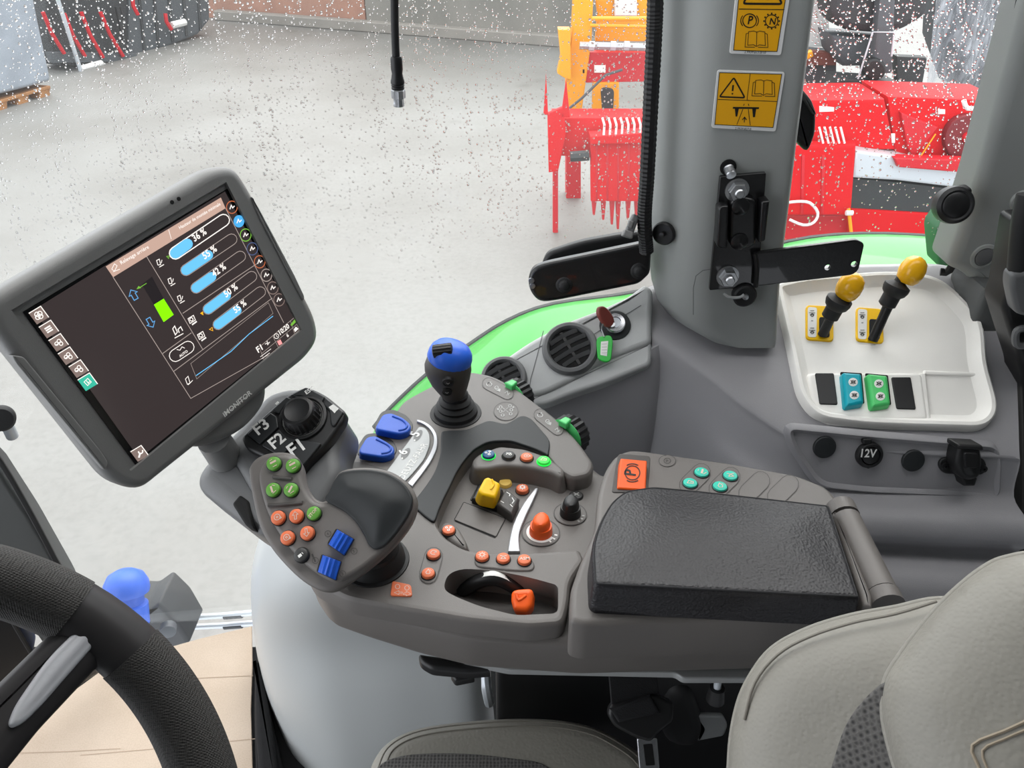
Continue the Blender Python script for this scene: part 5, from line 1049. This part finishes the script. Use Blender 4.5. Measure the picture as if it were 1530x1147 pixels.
# rotary knobs
def rotary(c, rbase, knob, m, arcw):
    q = H0.at(*c); k = mpp(q); mb = MB(); mb.lathe(q, (0, 0, 1), [(rbase*k, -.0005), (rbase*k, .0006), (rbase*.97*k, .0010), (0, .0010)], 36); mb.m = 1
    mb.ribbon(H0, [(H0.uv(*c)[0]+x*k, H0.uv(*c)[1]+y*k) for x, y in circ(rbase, n=36)], .0012, .0013, True); mb.m = 2
    if arcw: mb.ribbon(H0, [(H0.uv(*c)[0]+x*k, H0.uv(*c)[1]+y*k) for x, y in circ(18, n=22, a0=math.radians(120), a1=math.radians(330))], .0055, .0014)
    for a in (-40, -20, 0): a = math.radians(a-15); mb.ribbon(H0, [(H0.uv(*c)[0]+math.cos(a)*r*k, H0.uv(*c)[1]+math.sin(a)*r*k) for r in (rbase*.74, rbase*.9)], .002, .0014)
    o = obj('knob_field', mb, [M['taupe'], M['taupe_dark'], M['white' if arcw else 'gprint']], ar, flat=True)
    mb = MB(); R = knob*k; sq = [[], []]
    mb.lathe(q, (0, 0, 1), [(R*1.06, .001), (R*1.04, .006), (R*.98, .012)], 26)
    n = 26; lp = []
    for h, s_, sqz in ((.006, 1.0, 1.0), (.011, .98, .96), (.017, .95, .90), (.0205, .91, .85), (.0225, .82, .76), (.0232, .6, .56)):
        lp.append([q+Vector((math.cos(2*PI*i/n)*R*s_*sqz*(.92) + math.sin(2*PI*i/n)*R*s_*.12, math.sin(2*PI*i/n)*R*s_*.98, h)) for i in range(n)])
    mb.loft(lp); obj('rotary_knob', mb, M[m], ar, smooth=45)
rotary((808, 796), 28, 16.5, 'orange', 1); rotary((852, 768), 24, 15, 'black', 0)
button(ar, H0, (861, 741), 9.5, 'dbtn', 'fan', 0, h=.003, im='gprint')
# parking brake rocker and key fields on the rear housing
mb = MB(); mb.slab(HH2, rc([(919, 700, 6), (924, 677, 5), (972, 681, 5), (968, 735, 4), (914, 735, 4)], 5), -.001, .0012, .0008); obj('brake_recess', mb, M['taupe_dark'], ar)
mb = MB(); pb = Pl(HH2.at(945, 700, .007), (0, -.25, .97)); mb.slab(pb, rc([(927, 684), (967, 687.5), (965, 732), (922, 729)], 2.5), -.008, .004, .002, draft=.001); o = obj('brake_rocker', mb, M['orange'], ar)
mb = MB(); cc = (945, 706)
mb.ribpx(pb, circ(11, cc, 24, ry=10.5), 1.6, .0045, True); mb.text(pb, 'P', (949.5, 710.5), (950, 702), .0045, 1.1)
for s_ in (-1, 1): mb.ribpx(pb, [(cc[0]+15*math.sin(t), cc[1]-s_*13.5*math.cos(t)) for t in np.linspace(-.6, .6, 7)], 1.7, .0045)
obj('symbol', mb, M['dprint'], o, flat=True)
field(HH2, circ(12.5, (997, 688), 24, ry=8.5), None); mb = MB(); mb.ribpx(HH2, circ(5, (997, 688), 14, ry=4), 1.2, .001, True); mb.text(HH2, 'P', (995, 690), (999, 690.3), .001); obj('symbol', mb, M['taupe_dark'], ar, flat=True)
for c_ in ((1038.5, 715), (1082.5, 720.5)): field(HH2, capsule(c_, 26, 14, math.radians(-44)))
for c_ in ((1127, 727), (1170, 732)): field(HH2, capsule(c_, 26, 14, math.radians(-44)))
for c_, ic in (((1048, 707), 'lev_a'), ((1031, 723), 'hat'), ((1091, 712), 'plough'), ((1075.5, 728), 'drop')): button(ar, HH2, c_, 10.6, 'tbtn', ic, 0, h=.003, h0=.0006, im='pwhite')
# padded armrest
HP = horiz(.772)
padpx = rc([(934, 731, 10), (976, 725, 8), (1034, 730), (1241, 753, 8), (1287, 893, 6), (1180, 888), (886, 873, 10), (883, 812, 20), (896, 776), (912, 748, 12)], 10, 5)
mb = MB(); mb.slab(HP, padpx, -.037, 0, .006, 4, dome=.006, draft=.002); pd_ = obj('arm_pad', mb, M['padleather'], ar, smooth=60)
Q = [HP.uv(x, y, 0) for x, y in padpx]; Q = Q if area(Q) > 0 else Q[::-1]; Q = inset(Q, .0025)
mb = MB(); mb.tube([HP.w(u, v, -.0012) for u, v in Q]+[HP.w(*Q[0], -.0012)], .0010, 6); obj('pad_seam', mb, M['stitchd'], pd_)
# hinge at the back of the pad
HH = horiz(.755)
mb = MB(); mb.slab(HH, rc([(1242, 757), (1252, 762), (1304, 890), (1304, 908), (1290, 903), (1287, 890)], 4), -.03, .006, .004); obj('hinge_flange', mb, M['taupe'], ar)
mb = MB(); mb.tube([HH.at(1264, 775), HH.at(1318, 886)], .0145, 18); obj('hinge_barrel', mb, M['taupe'], ar)
for a_, b_ in (((1255, 757), (1262, 772)), ((1319, 888), (1327, 905))): mb = MB(); mb.tube([HH.at(*a_, -.001), HH.at(*b_, -.001)], .0155, 18); obj('hinge_knuckle', mb, M['taupe'], ar)
# underside: light rail, adjusting levers
mb = MB(); mb.slab(horiz(.628), rc([(690, 986), (760, 1000), (1010, 1005), (1020, 1013), (1122, 1013), (1150, 985), (700, 965)], 6), -.008, 0, .002); obj('support_rail', mb, M['plate'], ar)
mb = MB(); mb.slab(horiz(.622), rc([(624, 975), (690, 984), (735, 1000), (700, 1003), (645, 998), (628, 988)], 6), -.012, 0, .004); mb.slab(horiz(.61), rc([(672, 1004), (706, 1002), (710, 1010), (680, 1016)], 4), -.01, 0, .003); obj('adjusting_lever', mb, M['black'], ar)
mb = MB(); q = Zp(1073, 1012, .61); mb.tube([q, q+Vector((0, -.004, -.012))], .004, 10); mb.m = 1; mb.tube([q+Vector((0, -.004, -.012)), q+Vector((0, -.006, -.03))], [.008, .010], 14); obj('clamp_knob', mb, [M['steel'], M['black']], ar)
# multi function drive lever
GP = Pl(D(490, 775, .765), (-.08, -.56, .83))
gtop = [(371, 712), (374, 692), (390, 679), (415, 674), (438, 678), (450, 694), (456, 722), (468, 742), (482, 748), (490, 738), (498, 715), (512, 701), (545, 697), (580, 702), (606, 718), (621, 740), (620, 765), (606, 792), (580, 822), (548, 850), (520, 870), (500, 882), (480, 883), (452, 868), (424, 842), (400, 812), (383, 775)]
gtop = cr(gtop, 4)
gface = cr([(386, 716), (390, 696), (400, 684), (418, 679), (436, 682), (447, 697), (454, 726), (466, 746), (483, 752), (493, 742), (500, 719), (513, 705), (545, 701), (578, 706), (602, 721), (616, 742), (615, 765), (601, 790), (575, 820), (545, 846), (518, 862), (503, 868), (488, 865), (462, 848), (434, 820), (412, 790), (395, 755)], 4)
mb = MB(); mb.slab(GP.up(-.006), gtop, -.024, 0, .005, 4, rb=.010, draft=-.001); mb.slab(GP, gface, -.007, 0, .004, 3, draft=.001)
gr = obj('drive_lever', mb, M['taupe'], ar, smooth=45)
mb = MB(); mb.slab(GP.up(-.022), [(x, y) for x, y in gtop], -.010, 0, .006, 3, draft=0); 
gb = Zp(560, 838, Z1); k = mpp(gb)
mb = MB(); mb.lathe(gb, (0, 0, 1), [(52*k, -.001), (51*k, .0015), (46*k, .002)], 36); mb.lathe(gb, (.0, 0, 1), [(46*k, .001), (44*k, .010), (38*k, .016), (39*k, .022), (32*k, .028), (30*k, .040)], 36); obj('lever_boot', mb, M['blackr'], ar)
mb = MB(); mb.tube([gb+Vector((0, 0, .03)), GP.at(545, 790, -.025)], .018, 14); obj('lever_neck', mb, M['black'], ar)
pal = cr([(486, 747), (492, 733), (500, 715), (512, 704), (545, 700.5), (578, 706), (602, 721), (615, 741), (614, 760), (600, 785), (578, 812), (562, 820), (551, 814), (543, 798), (530, 778), (512, 762)], 4)
mb = MB(); mb.slab(GP, pal, -.002, .003, .002, 3, dome=.007); obj('palm_pad', mb, M['softpad'], ar, smooth=60)
for c_, m_, ic in (((410.5, 693.5), 'gbtn', 'lev_b'), ((439, 696.5), 'gbtn', 'lev_b'), ((409.5, 732.5), 'gbtn', 'lev_c'), ((436, 732.5), 'gbtn', 'lev_a'), ((417, 774), 'obtn', 'gear'), ((444, 771.5), 'obtn', 'up'), ((431, 804), 'obtn', 'gear'), ((460.5, 797), 'obtn', 'dn'), ((451.5, 829.5), 'dbtn', 'play')):
    button(ar, GP, c_, 10.8, m_, ic, 12 if ic in ('up', 'dn') else 0, h=.005, im='pwhite' if m_ != 'dbtn' else 'white')
button(ar, GP, (470, 767.5), 10.6, 'gbtn', None, 50, text='STOP', h=.005, im='pwhite')
for px_ in ([(408, 712), (422, 714), (436, 715.5)], [(401, 754.5), (425, 753.5), (452, 751)]): mb = MB(); mb.tube([GP.at(*p, h_) for p, h_ in zip(px_, (.0002, .001, .0002))], .0020, 8, 2); obj('guide_ridge', mb, M['taupe_dark'], ar)
for sq in ([(502, 788.5), (530, 804.5), (514.5, 831), (488, 812)], [(480, 827), (510.5, 838), (502, 868), (472, 854)]):
    mb = MB(); mb.slab(GP, rc(sq, 3), -.001, .0012, .0008); mb.m = 1
    a, b_, c_, d_ = [Vector(GP.uv(x, y, .004)) for x, y in sq]; n = 9; lp = []
    for j in range(n+1):
        t = j/n; pL = a.lerp(b_, .06+.88*t); pR = d_.lerp(c_, .06+.88*t); h = .001+.0078*math.sin(PI*(.08+.84*t))
        lp.append([GP.w(*pL.lerp(pR, s_), h+(.0009 if (j % 2) else -.0004)*(1 if .05 < s_ < .95 else 0)) for s_ in (.04, .08, .5, .92, .96)]+[GP.w(*pL.lerp(pR, s_), 0) for s_ in (.96, .04)])
    mb.loft(lp); obj('thumb_wheel', mb, [M['black'], M['blue']], ar, smooth=20)
mb = MB()
for x, y, t in ((490, 797, '4'), (529, 823, '2'), (471, 837, '1'), (512, 857, '3')): mb.ribpx(GP, circ(4.6, (x, y), 14), .8, .0004, True); mb.text(GP, t, (x-1, y+2.5), (x+1.4, y+1.2), .0004)
obj('number_mark', mb, M['taupe_dark'], ar, flat=True)
# ================================================================ THINGS ON THE PILLAR AND WINDOW
BKp = vert(.965)
bk = thing('mounting_bracket', 'black painted steel bracket bolted to the grey pillar', 'bracket', BKp.at(1100, 350, -.008))
mb = MB(); mb.slab(BKp, rc([(1076, 264), (1145, 258), (1133, 427), (1060, 434)], 2.5), -.006, 0, .0012); obj('back_plate', mb, M['gloss'], bk)
for px in ([(1074, 312), (1080, 308), (1089, 308), (1087, 372), (1076, 372), (1071, 368)], [(1138, 302), (1151, 300), (1150, 306), (1144, 360), (1134, 364)]):
    mb = MB(); mb.slab(BKp, rc(px, 3), -.001, .018, .003); obj('clamp_lip', mb, M['gloss'], bk)
mb = MB(); mb.slab(BKp, rc([(1092, 300), (1108, 294), (1130, 298), (1130, 366), (1110, 374), (1090, 368)], 8), -.001, .012, .004); q = BKp
for c_ in ((1106, 308), (1104, 360)): mb.lathe(BKp.at(*c_, .011), BKp.n, [(.012, 0), (.0115, .003), (.008, .005), (0, .006)], 16)
obj('clamp_block', mb, M['gloss'], bk)
mb = MB(); mb.slab(BKp, rc([(1128, 378), (1280, 358), (1292, 364), (1283, 404), (1274, 411), (1130, 428)], 5), .002, .008, .0015); arm = obj('bracket_arm', mb, M['gloss'], bk)
def hole(c_): m_ = MB(); q = BKp.at(*c_, -.01); m_.lathe(q, BKp.n, [(.0042, 0), (.0042, .04)], 18); return m_
cut(arm, [hole((1230, 391)), hole((1269, 386))])
mb = MB(); mb.tube([BKp.at(1128, 378, .006), BKp.at(1131, 400, .007), BKp.at(1129, 428, .006)], .0035, 8, 3); obj('weld_bead', mb, M['gloss'], bk)
for c_ in ((1101, 283.5), (1087, 412)):
    q = BKp.at(*c_); mb = MB(); mb.lathe(q, BKp.n, [(.0155, 0), (.0155, .002), (.0125, .0022)], 24); mb.lathe(q, BKp.n, [(.0125, .002), (.0125, .010), (.0115, .012), (.007, .012)], 6); mb.lathe(q, BKp.n, [(.0065, .010), (.0065, .016), (.005, .018), (0, .018)], 16); obj('hex_nut', mb, M['screw'], bk, smooth=25)
q = PS.at(1088, 250); mb = MB(); mb.lathe(q-PS.n*.004, PS.n, [(.0105, 0), (.0105, .0052), (0, .0052)], 20); mb.m = 1; mb.tube([q+PS.n*.001, BKp.at(1093, 262, .004)], .0062, 14, 6, corr=.12); obj('threaded_stud', mb, [M['shadow'], M['screw']], bk)
q = BKp.at(1112, 440); mb = MB(); mb.lathe(q, BKp.n, [(.0165, -.006), (.0165, .005), (.014, .007), (.009, .006), (0, .006)], 24); mb.m = 1; mb.lathe(q, BKp.n, [(.0045, .006), (.004, .009), (0, .0095)], 12); mb.m = 2; mb.tube([BKp.at(1082, 438, .004), BKp.at(1090, 444, .008), BKp.at(1105, 444, .010), BKp.at(1112, 440, .010)], .0022, 8, 3); obj('rubber_grommet', mb, [M['blackr'], M['screw'], M['plate']], bk)
# warning stickers
SK = vert(.9738)
def book(b, pl, cx, cy, s, h, rot=0):
    def t(P): return [(cx+(x*math.cos(rot)-y*math.sin(rot))*s, cy+(x*math.sin(rot)+y*math.cos(rot))*s) for x, y in P]
    b.ribpx(pl, t([(-.55, -.5), (-.2, -.55), (0, -.48), (.2, -.55), (.55, -.5), (.6, .42), (.2, .38), (0, .5), (-.2, .38), (-.6, .42)]), .9, h, True)
    b.ribpx(pl, t([(0, -.48), (0, .45)]), .9, h); b.ribpx(pl, t([(-.58, -.4), (-.72, -.35), (-.78, .55), (-.1, .55)]), .9, h); b.ribpx(pl, t([(.58, -.4), (.72, -.35), (.78, .55), (.1, .55)]), .9, h)
s2 = thing('warning_sticker', 'lower square yellow warning sticker with triangle and road symbol', 'sticker', SK.at(1117, 150), 'warning stickers on the pillar')
mb = MB(); mb.slab(SK, rc([(1072, 104.5), (1173, 108), (1159, 196.5), (1063, 191)], 4), -.0012, .0003, .0002, 1); obj('sticker_edge', mb, M['stickw'], s2)
mb = MB(); mb.fillpx(SK, [(1075, 108.5), (1168, 111), (1155, 190.5), (1068, 186)], .0005); obj('sticker_face', mb, M['sticker'], s2, flat=True)
mb = MB(); h = .0007
mb.ribpx(SK, [(1075, 108.5), (1168, 111), (1155, 190.5), (1068, 186)], 1, h, True); mb.ribpx(SK, [(1072.5, 148.5), (1161, 151.5)], .9, h); mb.ribpx(SK, [(1121, 110), (1116, 150)], .9, h)
mb.ribpx(SK, rc([(1096.5, 116), (1113, 146), (1075, 144.5)], 3), 2.2, h, True); mb.ribpx(SK, [(1095.5, 127), (1094.5, 136)], 2.6, h); mb.fillpx(SK, circ(1.4, (1094.3, 140), 8), h)
book(mb, SK, 1141, 131.5, 22, h, .03)
mb.ribpx(SK, [(1095, 161), (1134, 161.5)], 2.6, h); mb.fillpx(SK, [(1098, 162), (1104, 162), (1101.5, 174), (1099, 174)], h); mb.fillpx(SK, [(1124, 162), (1130, 162), (1128, 175), (1125, 175)], h)
for px in ([(1110, 163), (1101, 186)], [(1118, 163), (1121, 187)], [(1112, 155), (1111, 158)], [(1118, 155), (1119, 158)]): mb.ribpx(SK, px, 1, h)
mb.ribpx(SK, [(1112, 183), (1112.5, 175)], 1.2, h); mb.ribpx(SK, [(1109, 179), (1112.5, 175), (1115.5, 179)], 1.3, h)
mb.text(SK, '2.9939.827.0', (1098, 193.5), (1122, 194.5), h); obj('sticker_print', mb, M['dprint'], s2, flat=True)
s1 = thing('warning_sticker', 'upper yellow sticker with P and N symbols cut by the frame top', 'sticker', SK.at(1130, 40), 'warning stickers on the pillar')
mb = MB(); mb.slab(SK, rc([(1106, -70), (1190, -70), (1167, 82.5), (1090, 80)], 4), -.0012, .0003, .0002, 1); obj('sticker_edge', mb, M['stickw'], s1)
mb = MB(); mb.fillpx(SK, [(1110, -66), (1184, -66), (1161, 77), (1096, 75)], .0005); obj('sticker_face', mb, M['sticker'], s1, flat=True)
mb = MB(); mb.ribpx(SK, [(1110, -66), (1184, -66), (1161, 77), (1096, 75)], 1.1, h, True); mb.ribpx(SK, [(1104, 13.5), (1172, 14.5)], 1.2, h)
mb.ribpx(SK, rc([(1141, -44), (1169, 6), (1110, 5.5)], 5), 3, h, True); mb.ribpx(SK, [(1128, -4), (1136, -2), (1142, -6), (1148, -1), (1154, -3)], 2, h); mb.ribpx(SK, [(1132, -14), (1140, -22), (1148, -12)], 2, h)
mb.ribpx(SK, circ(10.2, (1120, 31), 24), 1.5, h, True); mb.text(SK, 'P', (1117, 36), (1124, 36.2), h, 1.1)
for s_ in (0, PI): mb.ribpx(SK, [(1120+13.3*math.cos(s_+t), 31+12*math.sin(s_+t)) for t in np.linspace(-.7, .7, 6)], 1.3, h)
mb.ribpx(SK, circ(9.4, (1153, 31.5), 24), 1.4, h, True); mb.text(SK, 'N', (1149.5, 36.5), (1158, 36.7), h, 1.0)
for a in np.linspace(0, 2*PI, 13)[:-1]: mb.fillpx(SK, circ(1.4, (1153+11.4*math.cos(a), 31.5+11.4*math.sin(a)), 6), h)
book(mb, SK, 1130.5, 58.5, 22, h, .02); mb.text(SK, '2.9939.617.0/10', (1112, 79.3), (1144, 80.4), h); obj('sticker_print', mb, M['dprint'], s1, flat=True)
# cable conduit along the pillar
cd = [Yp(1000, -1250, 1.0), Yp(986, -400, 1.0), Yp(980, -40, 1.0), Yp(977, 60, 1.0), Yp(972, 160, 1.0), Yp(967, 260, 1.0), Yp(963, 325, 1.0), Yp(966, 375, 1.01)]
mb = MB(); mb.tube(cd, .0105, 10, 26, corr=-.09); obj('cable_conduit', mb, M['black'], label='black corrugated cable conduit running down beside the pillar', cat='conduit', smooth=20)
cn = thing('cable_connector', 'grey plug connector clipped beside the black conduit', 'connector', Yp(942, 338, 1.0))
cp_ = Pl(Yp(942, 338, .995), (0, -.9, .4))
mb = MB(); mb.slab(cp_, rc([(947, 318), (956, 324), (945, 354), (933, 349)], 3), -.012, .002, .003); obj('plug_body', mb, M['ventring'], cn)
mb = MB(); mb.slab(cp_, rc([(934, 342), (947, 347), (945, 357), (930, 352)], 2), -.013, .004, .002); mb.slab(cp_, rc([(940, 328), (948, 331), (944, 342), (937, 339)], 2), 0, .005, .002); obj('plug_collar', mb, M['housing'], cn)
# lower window handle
gh = thing('grab_bar', 'black double blade window handle at the foot of the pillar', 'handle', Yp(880, 410, 1.04))
H_a = Pl(Yp(880, 410, 1.02), (-.12, -.98, .12)); H_b = Pl(Yp(880, 375, 1.06), (-.12, -.98, .12))
mb = MB(); mb.slab(H_a, rc([(788, 420, 12), (793, 402, 12), (812, 394, 14), (966, 362, 4), (973, 378, 4), (971, 410, 6), (955, 425, 8), (832, 450, 20), (806, 453, 14), (792, 438, 12)], 10), -.014, 0, .006); obj('front_blade', mb, M['gloss'], gh)
mb = MB(); mb.slab(H_b, rc([(808, 398, 8), (816, 378, 10), (866, 361, 20), (928, 350, 12), (962, 346, 4), (966, 372, 4), (812, 406, 6)], 10), -.014, 0, .006); obj('rear_blade', mb, M['black'], gh)
for c_ in ((843, 426), (955, 405)):
    q = H_a.at(*c_); mb = MB(); mb.lathe(q, H_a.n, [(.0125, 0), (.0115, .001), (.0085, .0014), (.007, .004), (.005, .0055), (0, .006)], 20); obj('bolt', mb, M['blackr'], gh)
for c_ in ((794, 419), (795.5, 427)): q = H_a.at(*c_); mb = MB(); mb.lathe(q, H_a.n, [(.0045, 0), (.0042, .0015), (0, .002)], 14); obj('screw', mb, M['screw'], gh)
# latches of the rear side window
PL1 = vert(1.09)
lt = thing('window_latch', 'black curved pull latch behind the pillar edge', 'latch', PL1.at(1203, 180))
mb = MB(); mb.slab(PL1, rc([(1178, 128), (1200, 134), (1213, 150), (1221, 170), (1220, 200), (1212, 222), (1206, 228), (1198, 222), (1188, 208), (1176, 205)], 8), -.01, .03, .008); obj('latch_body', mb, M['black'], lt)
mb = MB(); mb.slab(PL1, rc([(1200, 134), (1213, 150), (1221, 172), (1214, 172), (1200, 150), (1192, 146)], 4), .02, .032, .003); obj('latch_edge', mb, M['trimdark'], lt)
kn = thing('window_catch', 'black round window catch at the foot of the rear pane', 'catch', PL1.at(1425, 305))
PL1 = vert(1.035); q = PL1.at(1424, 306, .0); k = mpp(q); nn = Vector((-.1, -.95, .3)).normalized(); mb = MB(); mb.lathe(q, nn, [(27*k, -.01), (28*k, .0), (27*k, .008), (22*k, .012), (19*k, .0105), (17*k, .012), (8*k, .0135), (0, .0138)], 32); obj('knob_disc', mb, M['black'], kn)
mb = MB(); mb.slab(PL1, rc([(1420, 290), (1446, 281), (1454, 282), (1452, 306), (1440, 318), (1426, 314)], 5), -.012, .004, .004); obj('catch_arm', mb, M['blackr'], kn)
dn_ = thing('door_knob', 'black round knob at the left edge beside the monitor', 'knob', Yp(2, 640, .95))
q = Yp(2, 625, .95); k = mpp(q); mb = MB(); mb.lathe(q, Vector((.5, -.8, .3)).normalized(), [(16*k, -.014), (19*k, -.008), (19*k, .004), (16*k, .008), (0, .009)], 28); obj('knob_head', mb, M['blackr'], dn_)
mb = MB(); mb.tube([q+Vector((-.004, .01, -.01)), q+Vector((-.012, .02, -.05))], .009, 12); obj('knob_stem', mb, M['steel'], dn_)
# hanging cable with round connector
hc = thing('hanging_cable', 'black sensor cable hanging down with a silver round connector', 'cable', Yp(593, 160, .80))
hy = .80
mb = MB(); mb.tube([Yp(588, -200, hy), Yp(589, -60, hy), Yp(590, 40, hy), Yp(592, 90, hy)], .0038, 10, 4); obj('cable_lead', mb, M['blackr'], hc)
z = lambda y: Yp(592+(y-85)*.055, y, hy)
mb = MB(); a = z(84); d_ = (z(160)-z(84)); Lc = d_.length; d_.normalize(); k = mpp(a)
mb.lathe(a, d_, [(7.5*k, 0), (9*k, .002), (9*k, Lc*.25), (8*k, Lc*.33), (9.5*k, Lc*.43), (10.5*k, Lc*.47), (10.8*k, Lc*.52), (9.4*k, Lc*.53), (10.6*k, Lc*.56), (9.4*k, Lc*.58), (10.4*k, Lc*.61), (9*k, Lc*.65), (0, Lc*.65)], 20); obj('strain_relief', mb, M['black'], hc)
mb = MB(); mb.lathe(a+d_*Lc*.64, d_, [(10*k, 0), (11*k, .001), (11*k, Lc*.17), (8*k, Lc*.19), (8*k, Lc*.27), (8.3*k, Lc*.28), (8.3*k, Lc*.34), (7*k, Lc*.35), (6.5*k, Lc*.30), (0, Lc*.30)], 18, knurl=-.07); obj('screw_ring', mb, M['chrome'], hc, smooth=25)
# ================================================================ STEERING WHEEL
sw = thing('steering_wheel', 'dark grey steering wheel with silver spoke at bottom left', 'steering wheel', D(-230, 1330, .44))
SWn = (-ray(60, 980)).normalized(); SWn = (SWn+Vector((.12, .1, .05))).normalized()
W0 = Pl(D(150, 960, .43), SWn)
# circle through three photo points of the rim centre line
pts = [Vector(W0.uv(x, y)) for x, y in ((0, 868), (218, 1000), (300, 1147))]
def circum(a, b, c):
    d = 2*(a.x*(b.y-c.y)+b.x*(c.y-a.y)+c.x*(a.y-b.y)); ux = (a.length_squared*(b.y-c.y)+b.length_squared*(c.y-a.y)+c.length_squared*(a.y-b.y))/d; uy = (a.length_squared*(c.x-b.x)+b.length_squared*(a.x-c.x)+c.length_squared*(b.x-a.x))/d
    return Vector((ux, uy))
wc = circum(*pts); wr_ = (pts[0]-wc).length
def wpt(a, r=None, h=0): return W0.w(wc.x+(r or wr_)*math.cos(a), wc.y+(r or wr_)*math.sin(a), h)
tr_ = 47*.43/F
def torus(a0, a1, rad, n, seg=16, capped=True):
    mb = MB(); mb.tube([wpt(a0+(a1-a0)*i/n) for i in range(n+1)], rad, seg, 0); return mb
def ang(x, y): p = Vector(W0.uv(x, y))-wc; return math.atan2(p.y, p.x)
aA, aB = ang(115, 905), ang(196, 975)
obj('rim_core', torus(0, 2*PI, tr_*.985, 120), M['rim'], sw, smooth=60)
obj('grip_section', torus(aB, ang(310, 1147)-.55, tr_*1.03, 40), M['gripdots'], sw, smooth=60); obj('grip_section', torus(aA, aA+.55, tr_*1.03, 40), M['gripdots'], sw, smooth=60)
# spoke towards the rim with a silver inlay
WS = Pl(W0.w(0, 0, .006), W0.n, W0.u)
mb = MB(); mb.slab(WS, rc([(118, 912), (160, 945), (158, 985), (60, 1090), (-20, 1190), (-140, 1300), (-220, 1240), (-60, 1080), (0, 1020), (72, 950)], 12), -.018, .004, .008, 4); obj('spoke', mb, M['rim'], sw, smooth=60)
mb = MB(); mb.slab(WS, rc([(126, 930, 6), (151, 943, 5), (146, 958, 6), (64, 1052, 10), (36, 1080, 16), (18, 1088, 8), (12, 1082, 8), (22, 1055, 20), (70, 985, 30)], 8, 5), 0, .0068, .0025, 4, dome=.0012); so = obj('spoke_inlay', mb, M['inlay'], sw, smooth=60)
q = D(-230, 1330, .44); mb = MB(); mb.lathe(wpt(0, 1e-6, -.03), W0.n, [(.03, -.08), (.05, 0), (.06, .02), (.05, .035), (.02, .04), (0, .041)], 30); obj('hub', mb, M['rim'], sw)
